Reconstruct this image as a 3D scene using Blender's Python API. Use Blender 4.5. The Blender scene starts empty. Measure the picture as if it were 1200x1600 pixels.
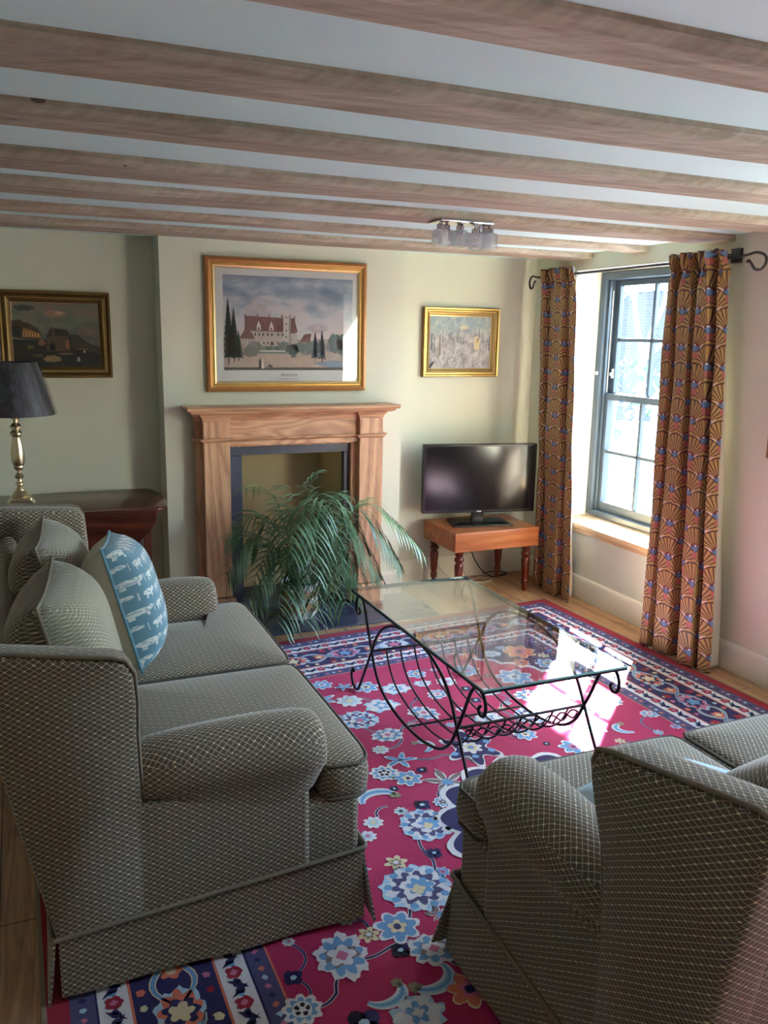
import bpy, bmesh, math, random
from math import sin, cos, pi, sqrt, atan2, radians
from mathutils import Vector, Matrix
random.seed(7)
scene = bpy.context.scene
COL = scene.collection

# ------------------------------------------------------------------ node helpers
class S:
    """a socket expression: arithmetic on it builds Math nodes"""
    def __init__(s, nt, k): s.nt = nt; s.k = k
    def m(s, op, *a, clamp=False):
        n = s.nt.nodes.new('ShaderNodeMath'); n.operation = op; n.use_clamp = clamp
        for i, x in enumerate((s,) + a):
            if isinstance(x, S): s.nt.links.new(x.k, n.inputs[i])
            else: n.inputs[i].default_value = x
        return S(s.nt, n.outputs[0])
    def c(s, v): 
        n = s.nt.nodes.new('ShaderNodeValue'); n.outputs[0].default_value = v; return S(s.nt, n.outputs[0])
    def __add__(s, o): return s.m('ADD', o)
    def __radd__(s, o): return s.m('ADD', o)
    def __sub__(s, o): return s.m('SUBTRACT', o)
    def __rsub__(s, o): return s.c(o).m('SUBTRACT', s)
    def __mul__(s, o): return s.m('MULTIPLY', o)
    def __rmul__(s, o): return s.m('MULTIPLY', o)
    def __truediv__(s, o): return s.m('DIVIDE', o)
    def __lt__(s, o): return s.m('LESS_THAN', o)
    def __gt__(s, o): return s.m('GREATER_THAN', o)
    def fract(s): return s.m('FRACT')
    def floor(s): return s.m('FLOOR')
    def abs(s): return s.m('ABSOLUTE')
    def sqrt(s): return s.m('SQRT')
    def sin(s): return s.m('SINE')
    def max(s, o): return s.m('MAXIMUM', o)
    def min(s, o): return s.m('MINIMUM', o)
    def sat(s): return s.m('ADD', 0.0, clamp=True)

class Mat:
    def __init__(s, name, base=(.8,.8,.8), rough=.6, **kw):
        s.mat = bpy.data.materials.new(name); s.mat.use_nodes = True
        s.nt = s.mat.node_tree; s.b = s.nt.nodes['Principled BSDF']
        s.set('Base Color', base); s.set('Roughness', rough)
        for k, v in kw.items(): s.set(k.replace('_', ' '), v)
    def set(s, k, v):
        i = s.b.inputs[k]
        if isinstance(v, S): s.nt.links.new(v.k, i)
        elif isinstance(v, bpy.types.NodeSocket): s.nt.links.new(v, i)
        elif isinstance(v, (tuple, list)): i.default_value = (*v[:3], 1)
        else: i.default_value = v
    def coord(s, kind='Object'):
        n = s.nt.nodes.new('ShaderNodeTexCoord'); return n.outputs[kind]
    def xyz(s, kind='Object'):
        n = s.nt.nodes.new('ShaderNodeSeparateXYZ'); s.nt.links.new(s.coord(kind), n.inputs[0])
        return [S(s.nt, o) for o in n.outputs]
    def vec(s, *c):
        n = s.nt.nodes.new('ShaderNodeCombineXYZ')
        for i, x in enumerate(c):
            if isinstance(x, S): s.nt.links.new(x.k, n.inputs[i])
            else: n.inputs[i].default_value = x
        return n.outputs[0]
    def noise(s, vec=None, scale=5, detail=4, rough=.5, dist=0, col=False):
        n = s.nt.nodes.new('ShaderNodeTexNoise')
        n.inputs['Scale'].default_value = scale; n.inputs['Detail'].default_value = detail
        n.inputs['Roughness'].default_value = rough; n.inputs['Distortion'].default_value = dist
        s.nt.links.new(vec if vec is not None else s.coord(), n.inputs['Vector'])
        return n.outputs['Color'] if col else S(s.nt, n.outputs['Fac'])
    def white(s, x):
        n = s.nt.nodes.new('ShaderNodeTexWhiteNoise'); n.noise_dimensions = '1D'
        s.nt.links.new(x.k, n.inputs['W']); return S(s.nt, n.outputs['Value'])
    def voro(s, vec, scale, feature='F1', dim='3D'):
        n = s.nt.nodes.new('ShaderNodeTexVoronoi'); n.feature = feature; n.voronoi_dimensions = dim
        n.inputs['Scale'].default_value = scale; s.nt.links.new(vec, n.inputs['Vector'])
        return S(s.nt, n.outputs['Distance'])
    def ramp(s, f, stops):
        n = s.nt.nodes.new('ShaderNodeValToRGB'); s.nt.links.new(f.k, n.inputs[0])
        e = n.color_ramp.elements
        while len(e) < len(stops): e.new(.5)
        for i, (p, c) in enumerate(stops): e[i].position = p; e[i].color = (*c, 1)
        return n.outputs[0]
    def mix(s, f, a, b, mode='MIX'):
        n = s.nt.nodes.new('ShaderNodeMix'); n.data_type = 'RGBA'; n.blend_type = mode
        for i, x in ((0, f), (6, a), (7, b)):
            if isinstance(x, S): s.nt.links.new(x.k, n.inputs[i])
            elif isinstance(x, bpy.types.NodeSocket): s.nt.links.new(x, n.inputs[i])
            elif isinstance(x, (tuple, list)): n.inputs[i].default_value = (*x[:3], 1)
            else: n.inputs[i].default_value = x
        return n.outputs[2]
    def bump(s, h, strength=.3, dist=.01):
        n = s.nt.nodes.new('ShaderNodeBump'); n.inputs['Strength'].default_value = strength
        n.inputs['Distance'].default_value = dist; s.nt.links.new(h.k, n.inputs['Height'])
        s.nt.links.new(n.outputs[0], s.b.inputs['Normal'])

def srgb(r, g, b):
    f = lambda c: (c/255)/12.92 if c <= 10 else ((c/255+.055)/1.055)**2.4
    return (f(r), f(g), f(b))

M = {}
def plain(name, rgb, rough=.6, var=0, vs=8, **kw):
    m = Mat(name, rgb, rough, **kw)
    if var:
        n = m.noise(scale=vs, detail=5)
        m.set('Base Color', m.mix(n, tuple(c*(1-var) for c in rgb), tuple(min(1, c*(1+var)) for c in rgb)))
    M[name] = m.mat; return m

# ------------------------------------------------------------------ mesh helpers
class MB:
    def __init__(s): s.v = []; s.f = []; s.mi = []; s.uv = None; s.cur = 0
    def add(s, vs, fs):
        o = len(s.v); s.v += [tuple(v) for v in vs]
        for f in fs: s.f.append([i+o for i in f]); s.mi.append(s.cur)
        return s
    def box(s, x0, x1, y0, y1, z0, z1):
        return s.add([(x0,y0,z0),(x1,y0,z0),(x1,y1,z0),(x0,y1,z0),(x0,y0,z1),(x1,y0,z1),(x1,y1,z1),(x0,y1,z1)],
              [(0,3,2,1),(4,5,6,7),(0,1,5,4),(1,2,6,5),(2,3,7,6),(3,0,4,7)])
    def loft(s, rings, cap=True, closed=True):
        n = len(rings[0]); vs = [p for r in rings for p in r]; fs = []
        for i in range(len(rings)-1):
            for j in range(n if closed else n-1):
                k = (j+1) % n
                fs.append((i*n+j, i*n+k, (i+1)*n+k, (i+1)*n+j))
        if cap:
            fs.append(tuple(reversed(range(n)))); fs.append(tuple((len(rings)-1)*n+j for j in range(n)))
        return s.add(vs, fs)
    def prism(s, outline, vec):
        v = Vector(vec)
        return s.loft([[Vector(p) for p in outline], [Vector(p)+v for p in outline]])
    def tube(s, path, r, n=8, closed=False, cap=True):
        path = [Vector(p) for p in path]; rings = []; N = len(path); up = None
        for i, p in enumerate(path):
            a = path[i-1] if (i > 0 or closed) else p; b = path[(i+1) % N] if (i < N-1 or closed) else p
            t = (b-a).normalized() if (b-a).length > 1e-9 else Vector((0,0,1))
            if up is None:
                up = Vector((0,0,1)) if abs(t.z) < .9 else Vector((1,0,0))
            u = (up - t*up.dot(t))
            u = u.normalized() if u.length > 1e-6 else t.orthogonal().normalized()
            up = u; w = t.cross(u); rr = r[i] if isinstance(r, (list, tuple)) else r
            rings.append([p + u*rr*cos(2*pi*k/n) + w*rr*sin(2*pi*k/n) for k in range(n)])
        if closed: rings.append(rings[0]); cap = False
        return s.loft(rings, cap=cap)
    def lathe(s, prof, c=(0,0,0), n=24, cap=True, sides=None):
        c = Vector(c)
        return s.loft([[c + Vector((r*cos(2*pi*k/n), r*sin(2*pi*k/n), z)) for k in range(n)] for r, z in prof], cap=cap)
    def build(s, name, mat, parent=None, smooth=None, bevel=None, seg=2, boxuv=False, sub=0, inv=True):
        me = bpy.data.meshes.new(name); me.from_pydata(s.v, [], s.f)
        for mm in (mat if isinstance(mat, (list, tuple)) else [mat]): me.materials.append(M[mm] if isinstance(mm, str) else mm)
        bm = bmesh.new(); bm.from_mesh(me); 
        for f, k in zip(bm.faces, s.mi): f.material_index = k
        bmesh.ops.recalc_face_normals(bm, faces=bm.faces); bm.to_mesh(me); bm.free()
        if s.uv is not None:
            l = me.uv_layers.new(name='UVMap')
            for poly in me.polygons:
                for li in poly.loop_indices: l.data[li].uv = s.uv[me.loops[li].vertex_index]
        if boxuv:
            l = me.uv_layers.new(name='UVMap')
            for poly in me.polygons:
                nx, ny, nz = (abs(c) for c in poly.normal)
                for li in poly.loop_indices:
                    x, y, z = me.vertices[me.loops[li].vertex_index].co
                    if nz > .5 and nz >= max(nx, ny)*.8: l.data[li].uv = (x, y)
                    elif nx > ny: l.data[li].uv = (y, z)
                    else: l.data[li].uv = (x, z)
        if smooth is not None:
            me.polygons.foreach_set('use_smooth', [True]*len(me.polygons))
            me.set_sharp_from_angle(angle=radians(smooth))
        o = bpy.data.objects.new(name, me); COL.objects.link(o)
        if parent is not None:
            o.parent = parent
            if inv: o.matrix_parent_inverse = parent.matrix_basis.inverted()
        if bevel:
            md = o.modifiers.new('bevel', 'BEVEL'); md.width = bevel; md.segments = seg; md.limit_method = 'ANGLE'; md.angle_limit = radians(40)
            md.harden_normals = False
        if sub:
            md = o.modifiers.new('sub', 'SUBSURF'); md.levels = sub; md.render_levels = sub
        return o

def tag(o, label=None, cat=None, group=None, kind=None):
    if label: o['label'] = label
    if cat: o['category'] = cat
    if group: o['group'] = group
    if kind: o['kind'] = kind
    return o
def thing(name, loc, label, cat, rz=0, group=None):
    o = bpy.data.objects.new(name, None); COL.objects.link(o); o.location = loc; o.rotation_euler.z = rz
    o.empty_display_size = .05
    tag(o, label, cat, group); 
    o.matrix_basis = Matrix.Translation(loc) @ Matrix.Rotation(rz, 4, 'Z')
    return o
def struct(name, mb, mat, **kw):
    return tag(mb.build(name, mat, **kw), kind='structure')

# ------------------------------------------------------------------ materials
def wood(name, cols, axis='z', ring=18, rough=.45, stretch=12, bump=.15):
    m = Mat(name, (.5,.3,.2), rough)
    x, y, z = m.xyz()
    sc = {'x': (1/stretch, 1, 1), 'y': (1, 1/stretch, 1), 'z': (1, 1, 1/stretch)}[axis]
    v = m.vec(x*sc[0], y*sc[1], z*sc[2])
    big = m.noise(v, scale=5, detail=3, dist=.6)
    rings = ((big*ring).fract() - .5).abs()*2
    fine = m.noise(m.vec(x*sc[0]*.5, y*sc[1], z*sc[2]), scale=160, detail=2)
    f = (rings*.55 + fine*.5 + big*.25 - .15).sat()
    m.set('Base Color', m.ramp(f, [(0, cols[0]), (.5, cols[1]), (1, cols[2])]))
    m.bump(f, bump, .002)
    M[name] = m.mat; return m
wood('oak', [srgb(140,96,68), srgb(204,156,118), srgb(226,184,146)], 'z', 13, .42, 11, .3)
wood('oak_h', [srgb(140,96,68), srgb(204,156,118), srgb(226,184,146)], 'x', 13, .42, 11, .3)
wood('stool_wood', [srgb(130,66,34), srgb(172,98,54), srgb(205,132,80)], 'x', 8, .32, 10, .05)
wood('turned_wood', [srgb(70,24,14), srgb(112,46,28), srgb(140,66,40)], 'z', 6, .28, 8, .05)
wood('mahogany', [srgb(38,16,12), srgb(72,32,22), srgb(104,50,32)], 'x', 7, .22, 10, .04)
wood('mahogany_v', [srgb(38,16,12), srgb(72,32,22), srgb(104,50,32)], 'z', 7, .3, 10, .04)
wood('pine_sill', [srgb(190,150,105), srgb(215,180,135), srgb(228,198,155)], 'y', 7, .5, 10, .04)
wood('frame_wood', [srgb(110,74,48), srgb(150,104,70), srgb(172,126,88)], 'z', 7, .5, 8, .1)

def joist_mat():
    m = Mat('joist_wood', (.5,.4,.3), .8)
    x, y, z = m.xyz()
    v = m.vec(x*.12, y, z)
    g = m.noise(v, scale=26, detail=5, rough=.65, dist=.4)
    saw = m.noise(m.vec(x + y*1.5, y*.25, z*.4), scale=38, detail=3)
    big = m.noise(m.vec(x*.7, y*.5, z), scale=2.2, detail=3)
    f = (g*.62 + saw*.28 + big*.3 - .08).sat()
    c = m.ramp(f, [(.2, srgb(104,92,78)), (.42, srgb(152,138,120)), (.6, srgb(184,172,154)), (.85, srgb(216,208,192))])
    kn = m.voro(m.vec(x*.5, y*1.1, z*1.1), 5.5)
    c = m.mix((kn < .045)*.75, c, srgb(62,44,32))
    red = m.noise(m.vec(x*.35, y*2, z), scale=1.6, detail=2)
    c = m.mix(((red-.5)*2.2).sat()*.25, c, srgb(170,112,84))
    m.set('Base Color', c); m.bump(f, .5, .004); M['joist_wood'] = m.mat
joist_mat()

def floor_mat():
    m = Mat('floorboards', (.5,.3,.2), .38)
    x, y, z = m.xyz()
    w = .155
    bi = (x/w).floor(); fx = (x/w).fract()
    r = m.white(bi)
    seg = ((y + r*3.1)/2.9).fract()
    v = m.vec(x + r*7, y*.09 + r*5, r*3)
    big = m.noise(v, scale=9, detail=4, dist=.8)
    rings = ((big*9).fract()-.5).abs()*2
    fine = m.noise(m.vec(x, y*.05, r), scale=140, detail=2)
    f = (rings*.4 + fine*.4 + r*.3 - .1).sat()
    c = m.ramp(f, [(0, srgb(142,104,74)), (.5, srgb(190,148,108)), (1, srgb(218,182,142))])
    st = m.noise(m.vec(x*2, y*.5, 0.0), scale=3.5, detail=5, rough=.7)
    c = m.mix(((st-.53)*6).sat()*.75, c, srgb(70,40,24))
    kn = m.voro(m.vec(x*1.0, y*.45, 0.0), 5)
    c = m.mix((kn < .05)*.8, c, srgb(58,34,22))
    gap = ((fx < .022) + (seg < .0015)).sat()
    c = m.mix(gap, c, (.012,.008,.006))
    m.set('Base Color', c); m.bump((1.0-gap)*1.0 + f*.12, .5, .004); M['floorboards'] = m.mat
floor_mat()

def wallpaint(name, rgb):
    m = Mat(name, rgb, .75)
    n = m.noise(scale=90, detail=3); b = m.noise(scale=1.3, detail=2)
    m.set('Base Color', m.mix(b, tuple(c*.975 for c in rgb), tuple(c*1.02 for c in rgb)))
    m.bump(n, .06, .002); M[name] = m.mat
wallpaint('wall_paint', srgb(214,215,195))
wallpaint('skirting_paint', srgb(226,222,206))
wallpaint('ceiling_paint', srgb(212,240,241))
wallpaint('firebox_paint', srgb(196,182,140))
wallpaint('reveal_paint', srgb(232,232,220))

plain('slate', srgb(66,72,88), .38, .35, 26)
plain('slate_polished', srgb(64,74,96), .18, .25, 7)
plain('grout', srgb(205,205,205), .8)
plain('window_grey', srgb(74,88,98), .45, .08)
plain('iron', srgb(34,30,32), .38, Metallic=.6)
plain('wrought', srgb(84,82,82), .38, Metallic=.9)
plain('glass_edge', srgb(120,165,160), .1)
plain('brass', srgb(222,206,172), .3, Metallic=1.0)
plain('chrome', srgb(200,200,205), .12, Metallic=1.0)
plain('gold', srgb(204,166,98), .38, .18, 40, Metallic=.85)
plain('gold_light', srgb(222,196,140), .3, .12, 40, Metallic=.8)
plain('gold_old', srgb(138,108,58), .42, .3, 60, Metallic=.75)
plain('gold_dark', srgb(92,68,34), .5, .3, 60, Metallic=.5)  # darkest gold, on the sides and grooves of the left alcove frame
plain('gilt_wood', srgb(176,122,70), .35, .2, 30, Metallic=.45)
plain('mat_board', srgb(206,210,206), .8)
plain('black_plastic', srgb(14,14,17), .25)
plain('tv_screen', srgb(12,10,14), .12)
plain('tv_silver', srgb(190,190,195), .3, Metallic=.7)
plain('shade_black', srgb(26,30,42), .5, Sheen_Weight=.3)
plain('pot_white', srgb(205,208,206), .55, .1)
plain('pot_tan', srgb(172,138,98), .7, .25, 60)
plain('soil', srgb(52,38,28), .95, .3, 60)
plain('cable_white', srgb(205,200,190), .5)
plain('cable_black', srgb(24,24,26), .5)
plain('lining', srgb(196,186,168), .9)
plain('cream_linen', srgb(198,190,170), .95, .05, 60)
plain('metal_white', srgb(225,225,220), .4)
plain('outdoor_paving', srgb(62,70,84), .9, .15, 3)
plain('chair_white', srgb(235,238,240), .5)
plain('bark', srgb(150,135,120), .9, .2)
plain('blossom', srgb(225,225,215), .9)
plain('leaf_out', srgb(70,96,62), .8, .3)
plain('sash_cord', srgb(222,218,205), .8)

def cello():
    m = Mat('cellophane', (.9,.92,1), .06, Specular_IOR_Level=1.0)
    n = m.noise(m.vec(*[c*k for c, k in zip(m.xyz(), (1,1,.25))]), scale=16, detail=3, dist=1.2)
    m.bump(n, 1.0, .03)
    m.set('Base Color', (.02,.025,.04)); m.set('Coat Weight', 1.0); m.set('Coat Roughness', .05)
    M['cellophane'] = m.mat
cello()

def brick():
    m = Mat('brick', (.5,.3,.25), .9)
    n = m.nt.nodes.new('ShaderNodeTexBrick'); x, y, z = m.xyz()
    m.nt.links.new(m.vec(y, z, 0.0), n.inputs['Vector']); n.inputs['Scale'].default_value = 4
    n.inputs['Color1'].default_value = (*srgb(72,78,96), 1); n.inputs['Color2'].default_value = (*srgb(62,66,84), 1)
    n.inputs['Mortar'].default_value = (*srgb(92,98,112), 1)
    m.set('Base Color', n.outputs[0]); M['brick'] = m.mat
brick()

def thin_ior(nt, fr, ior):
    # both faces of a thin sheet reflect like its outside
    g = nt.nodes.new('ShaderNodeNewGeometry'); k = nt.nodes.new('ShaderNodeMath'); k.operation = 'MULTIPLY_ADD'
    nt.links.new(g.outputs['Backfacing'], k.inputs[0]); k.inputs[1].default_value = 1/ior-ior; k.inputs[2].default_value = ior
    nt.links.new(k.outputs[0], fr.inputs[0])
def glass(name, tint=(1,1,1), f0=.04, boost=1.0):
    mt = bpy.data.materials.new(name); mt.use_nodes = True; nt = mt.node_tree; nt.nodes.clear()
    o = nt.nodes.new('ShaderNodeOutputMaterial'); mix = nt.nodes.new('ShaderNodeMixShader')
    t = nt.nodes.new('ShaderNodeBsdfTransparent'); g = nt.nodes.new('ShaderNodeBsdfGlossy')
    t.inputs[0].default_value = (*tint, 1); g.inputs['Roughness'].default_value = .0
    fr = nt.nodes.new('ShaderNodeFresnel'); thin_ior(nt, fr, 1.5)
    ml = nt.nodes.new('ShaderNodeMath'); ml.operation = 'MULTIPLY'; ml.inputs[1].default_value = boost; ml.use_clamp = True
    nt.links.new(fr.outputs[0], ml.inputs[0]); nt.links.new(ml.outputs[0], mix.inputs[0])
    nt.links.new(t.outputs[0], mix.inputs[1]); nt.links.new(g.outputs[0], mix.inputs[2]); nt.links.new(mix.outputs[0], o.inputs[0])
    M[name] = mt
glass('pane_glass', (.97,.985,.99))
glass('table_glass', (.93,.97,.965), boost=2.0)
glass('picture_glass', (1,1,1))
def crystal():
    mt = bpy.data.materials.new('crystal'); mt.use_nodes = True; nt = mt.node_tree; nt.nodes.clear(); N = nt.nodes.new; L = nt.links.new
    o = N('ShaderNodeOutputMaterial'); a = N('ShaderNodeMixShader'); b = N('ShaderNodeMixShader')
    t = N('ShaderNodeBsdfTransparent'); g = N('ShaderNodeBsdfGlossy'); d = N('ShaderNodeBsdfTranslucent'); lw = N('ShaderNodeLayerWeight')
    t.inputs[0].default_value = (.98,.99,1,1); g.inputs['Roughness'].default_value = .02; d.inputs[0].default_value = (.9,.93,.96,1); lw.inputs[0].default_value = .3
    n = N('ShaderNodeTexNoise'); n.inputs['Scale'].default_value = 55; bp = N('ShaderNodeBump'); bp.inputs['Strength'].default_value = 1; bp.inputs['Distance'].default_value = .01
    tc = N('ShaderNodeTexCoord'); L(tc.outputs['Object'], n.inputs['Vector']); L(n.outputs[0], bp.inputs['Height'])
    for q in (g, lw): L(bp.outputs[0], q.inputs['Normal'])
    L(lw.outputs['Facing'], a.inputs[0]); L(t.outputs[0], a.inputs[1]); L(g.outputs[0], a.inputs[2])
    b.inputs[0].default_value = .12; L(a.outputs[0], b.inputs[1]); L(d.outputs[0], b.inputs[2]); L(b.outputs[0], o.inputs[0]); M['crystal'] = mt
crystal()

def lattice(name, base, line, dot, a=.0210, b=.0142, lw=.075, sheen=.25, mixn=.12):
    m = Mat(name, base, .85)
    u, v, _ = m.xyz('UV')
    wob = m.noise(m.vec(u, v, 0.0), scale=5, detail=2)
    p = u/a; q = v/b + wob*.3
    A = p + q; B = p - q
    fa = (A.fract()-.5).abs(); fb = (B.fract()-.5).abs()
    line_f = ((fa < lw) + (fb < lw)).sat()
    A2 = ((A/2+.25).fract()-.5).abs()*2; B2 = ((B/2+.25).fract()-.5).abs()*2
    dots = (A2 < .17)*(B2 < .17)
    weave = m.noise(m.vec(u, v, 0.0), scale=650, detail=1)
    c0 = m.mix(weave, tuple(x*(1-mixn*2) for x in base), tuple(x*(1+mixn*2) for x in base))
    c = m.mix(line_f*.85, c0, line); c = m.mix(dots, c, dot)
    m.set('Base Color', c); m.set('Sheen Weight', sheen); m.set('Sheen Roughness', .35); m.set('Sheen Tint', (.9,.9,.85))
    m.bump(line_f*.6 + weave*.4, .4, .0015)
    M[name] = m.mat
lattice('sofa_fabric', srgb(90,81,66), srgb(196,188,164), srgb(226,212,176), lw=.06, sheen=.35)
plain('sofa_piping', srgb(120,112,94), .85, .1, 200)
plain('piping_dark', srgb(92,86,74), .85, .1, 200)
lattice('pillow_sage', srgb(134,132,108), srgb(204,202,180), srgb(214,208,184), .0185, .0125, .06, .4)

def blue_print():
    m = Mat('blue_print', (.2,.35,.4), .85); u, v, _ = m.xyz('UV')
    n = m.noise(m.vec(u, v, 0.0), scale=120, detail=3)
    h = .054; w = .060
    row = (v/h).floor(); off = (row*.5).fract()
    du = ((u/w + off).fract() - .5)*w; dv = ((v/h).fract() - .5)*h
    nn = (n-.5)*.010
    body = (du/.0185).m('POWER', 2.0) + ((dv-.003)/.0108).m('POWER', 2.0) < (1.0 + nn*60)
    head = ((du-.020)/.0075).m('POWER', 2.0) + ((dv-.008)/.0075).m('POWER', 2.0) < 1.0
    legs = ((du.abs()-.010).abs() < .003)*(dv < -.003)*(dv > -.018)
    f = (body + head + legs).sat()
    tex = (n > .47)
    c = m.mix(f*(tex*.6+.4), srgb(98,140,154), srgb(214,220,212))
    st = (((u/w + off).fract()) < .04)*((dv.abs()) < .014)
    c = m.mix(st*.7, c, srgb(210,215,205))
    m.set('Base Color', c); m.set('Sheen Weight', .2); M['blue_print'] = m.mat
blue_print()
plain('pale_blue', srgb(176,198,206), .85, .05, 30)

def curtain_mat():
    m = Mat('curtain_print', (.3,.2,.1), .55); u, v, _ = m.xyz('UV')
    w, h, R = .165, .092, .101
    def cell(k):
        du = ((u/w + .5*k).fract() - .5)*w
        dv = ((v/(2*h) + .5*k).fract())*(2*h)
        inside = (du*du + dv*dv*.86).sqrt()
        bv = ((v/(2*h) + .5*k + .5).fract() - .5)*(2*h)
        return du, dv, inside, bv
    a = cell(0); b = cell(1)
    ina = a[2] < R; inb = b[2] < R
    # the lower scallop lies over the upper one
    useb = inb*(1.0 - ina*(a[1] > b[1]))
    useb = (useb + (1.0-ina)*1.0).sat()
    def sel(x, y): return x*(1.0-useb) + y*useb
    du = sel(a[0], b[0]); dv = sel(a[1], b[1]); r = sel(a[2], b[2])
    th = du.m('ARCTAN2', dv)
    ray = ((th*(26/(2*pi))).fract()-.5).abs()*2
    inside = (r < R)
    gold = (ray > (.50 - r*2.2))*(r > .026)*(r < R-.004)
    n = m.noise(m.vec(u, v, 0.0), scale=300, detail=2)
    c = m.mix(gold, srgb(84,50,38), srgb(190,150,84))
    c = m.mix((r < .027), c, srgb(118,40,40))
    c = m.mix(1.0-inside, c, srgb(62,34,34))
    for k, q in ((0, a), (1, b)):
        x, y = q[0], q[3]; ax = x.abs()
        tail = (ax < (.006 + (0.0-y)*.28))*(y < -.004)*(y > -.050)
        stripe = (((x/.0052).fract()) > .35)
        c = m.mix(tail*stripe, c, srgb(206,120,104)); c = m.mix(tail*(1.0-stripe), c, srgb(150,60,56))
        wy = y - (ax-.012)*.62 + .002
        wing = (wy.abs() < (.0105 - ax*.15))*(ax < .050)
        c = m.mix(wing*(ax > .024), c, srgb(232,206,194)); c = m.mix(wing*(ax < .026), c, srgb(84,112,160))
        body = (x/.0105).m('POWER', 2.0) + ((y-.002)/.015).m('POWER', 2.0) < 1.0
        c = m.mix(body, c, srgb(104,140,184))
        head = (x/.005).m('POWER', 2.0) + ((y-.017)/.005).m('POWER', 2.0) < 1.0
        c = m.mix(head, c, srgb(214,222,232))
    c = m.mix(n*.35, c, srgb(60,36,28), 'MULTIPLY')
    m.set('Base Color', c); m.set('Sheen Weight', .15); m.set('Specular IOR Level', .6)
    m.bump(n, .15, .001); M['curtain_print'] = m.mat
curtain_mat()

def leafmat(name, a, b):
    m = Mat(name, a, .42); n = m.noise(scale=7, detail=3)
    m.set('Base Color', m.mix(((n-.35)*3).sat(), a, b)); m.set('Specular IOR Level', .6)
    M[name] = m.mat
leafmat('palm_leaf', srgb(50,92,50), srgb(116,152,118))
leafmat('palm_leaf_light', srgb(84,130,68), srgb(160,188,140))
plain('palm_stem', srgb(104,122,62), .5)

# ------------------------------------------------------------------ camera (height 1.70 m, looking down a little)
cam = bpy.data.objects.new('camera', bpy.data.cameras.new('camera')); COL.objects.link(cam)
Rm = [[0.9191503281039871, -0.39349654811814483, 0.017976122091189158],
      [-0.06523511311269248, -0.1970676144096876, -0.9782171207702557],
      [0.38846757183001396, 0.8979559131549718, -0.2068045542692756]]
r_, d_, f_ = (Vector(v) for v in Rm)
mw = Matrix(((r_.x, -d_.x, -f_.x, 0), (r_.y, -d_.y, -f_.y, 0), (r_.z, -d_.z, -f_.z, 1.7), (0,0,0,1)))
cam.matrix_world = mw
cam.data.sensor_fit = 'VERTICAL'; cam.data.sensor_height = 36; cam.data.lens = 1317.168/1600*36
cam.data.clip_start = .03
scene.camera = cam

# ------------------------------------------------------------------ room shell
X0, XW, Y0, YA, YC = -1.9, 3.35, -2.6, 5.156, 4.933
BX0, BX1 = .754, 2.242
ZB, ZT = 2.187, 2.219
struct('floor', MB().box(X0, XW, Y0, 5.7, -.08, 0), 'floorboards')
struct('ceiling', MB().box(X0-.1, XW+.36, Y0-.1, 5.7, ZT, ZT+.12), 'ceiling_paint')
struct('wall_left', MB().box(X0-.12, X0, Y0, 5.7, 0, ZT), 'wall_paint')
struct('wall_back', MB().box(X0, XW+.36, YA, YA+.16, 0, ZT), 'wall_paint')
# wall behind the camera
w = MB(); w.box(X0-.12, XW+.36, Y0-.15, Y0, 0, ZT)
struct('wall_front', w, 'wall_paint')
# window wall: three openings
WT = XW+.36
w = MB()
WY0, WY1, WZ0, WZ1 = 3.50, 4.69, .475, 2.118          # the window in view
V0, V1 = .85, 2.08                                       # second window, right of the frame
w.box(XW, WT, WY1+.03, YA, 0, ZT).box(XW, WT, V1, WY0-.03, 0, ZT).box(XW, WT, Y0, V0, 0, ZT)
for a, b in ((WY0-.03, WY1+.03), (V0, V1)):
    w.box(XW, WT, a, b, 0, WZ0).box(XW, WT, a, b, WZ1, ZT)
struct('wall_right', w, 'wall_paint')
# chimney breast with firebox
FX0, FX1, FZ = 1.185, 1.84, .975
w = MB(); w.box(BX0, FX0, YC, YA, 0, ZT).box(FX1, BX1, YC, YA, 0, ZT).box(FX0, FX1, YC, YA, FZ, ZT)
struct('wall_chimney_breast', w, 'wall_paint')
w = MB(); w.box(FX0, FX0+.004, YC+.005, 5.42, 0, FZ).box(FX1-.004, FX1, YC+.005, 5.42, 0, FZ).box(FX0, FX1, 5.38, 5.42, 0, FZ).box(FX0, FX1, YC+.005, 5.42, FZ-.004, FZ)
bpy.data.objects.remove(bpy.data.objects['wall_back'])
w2 = MB(); w2.box(X0, FX0, YA, YA+.16, 0, ZT).box(FX1, XW+.36, YA, YA+.16, 0, ZT).box(FX0, FX1, YA, YA+.16, FZ, ZT)
w2.box(FX0-.1, FX1+.1, 5.43, 5.5, 0, 1.2).box(FX0-.1, FX0-.0, YA+.16, 5.43, 0, 1.2).box(FX1, FX1+.1, YA+.16, 5.43, 0, 1.2)
struct('wall_back', w2, 'wall_paint')
struct('trim_1', w, 'firebox_paint')

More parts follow.
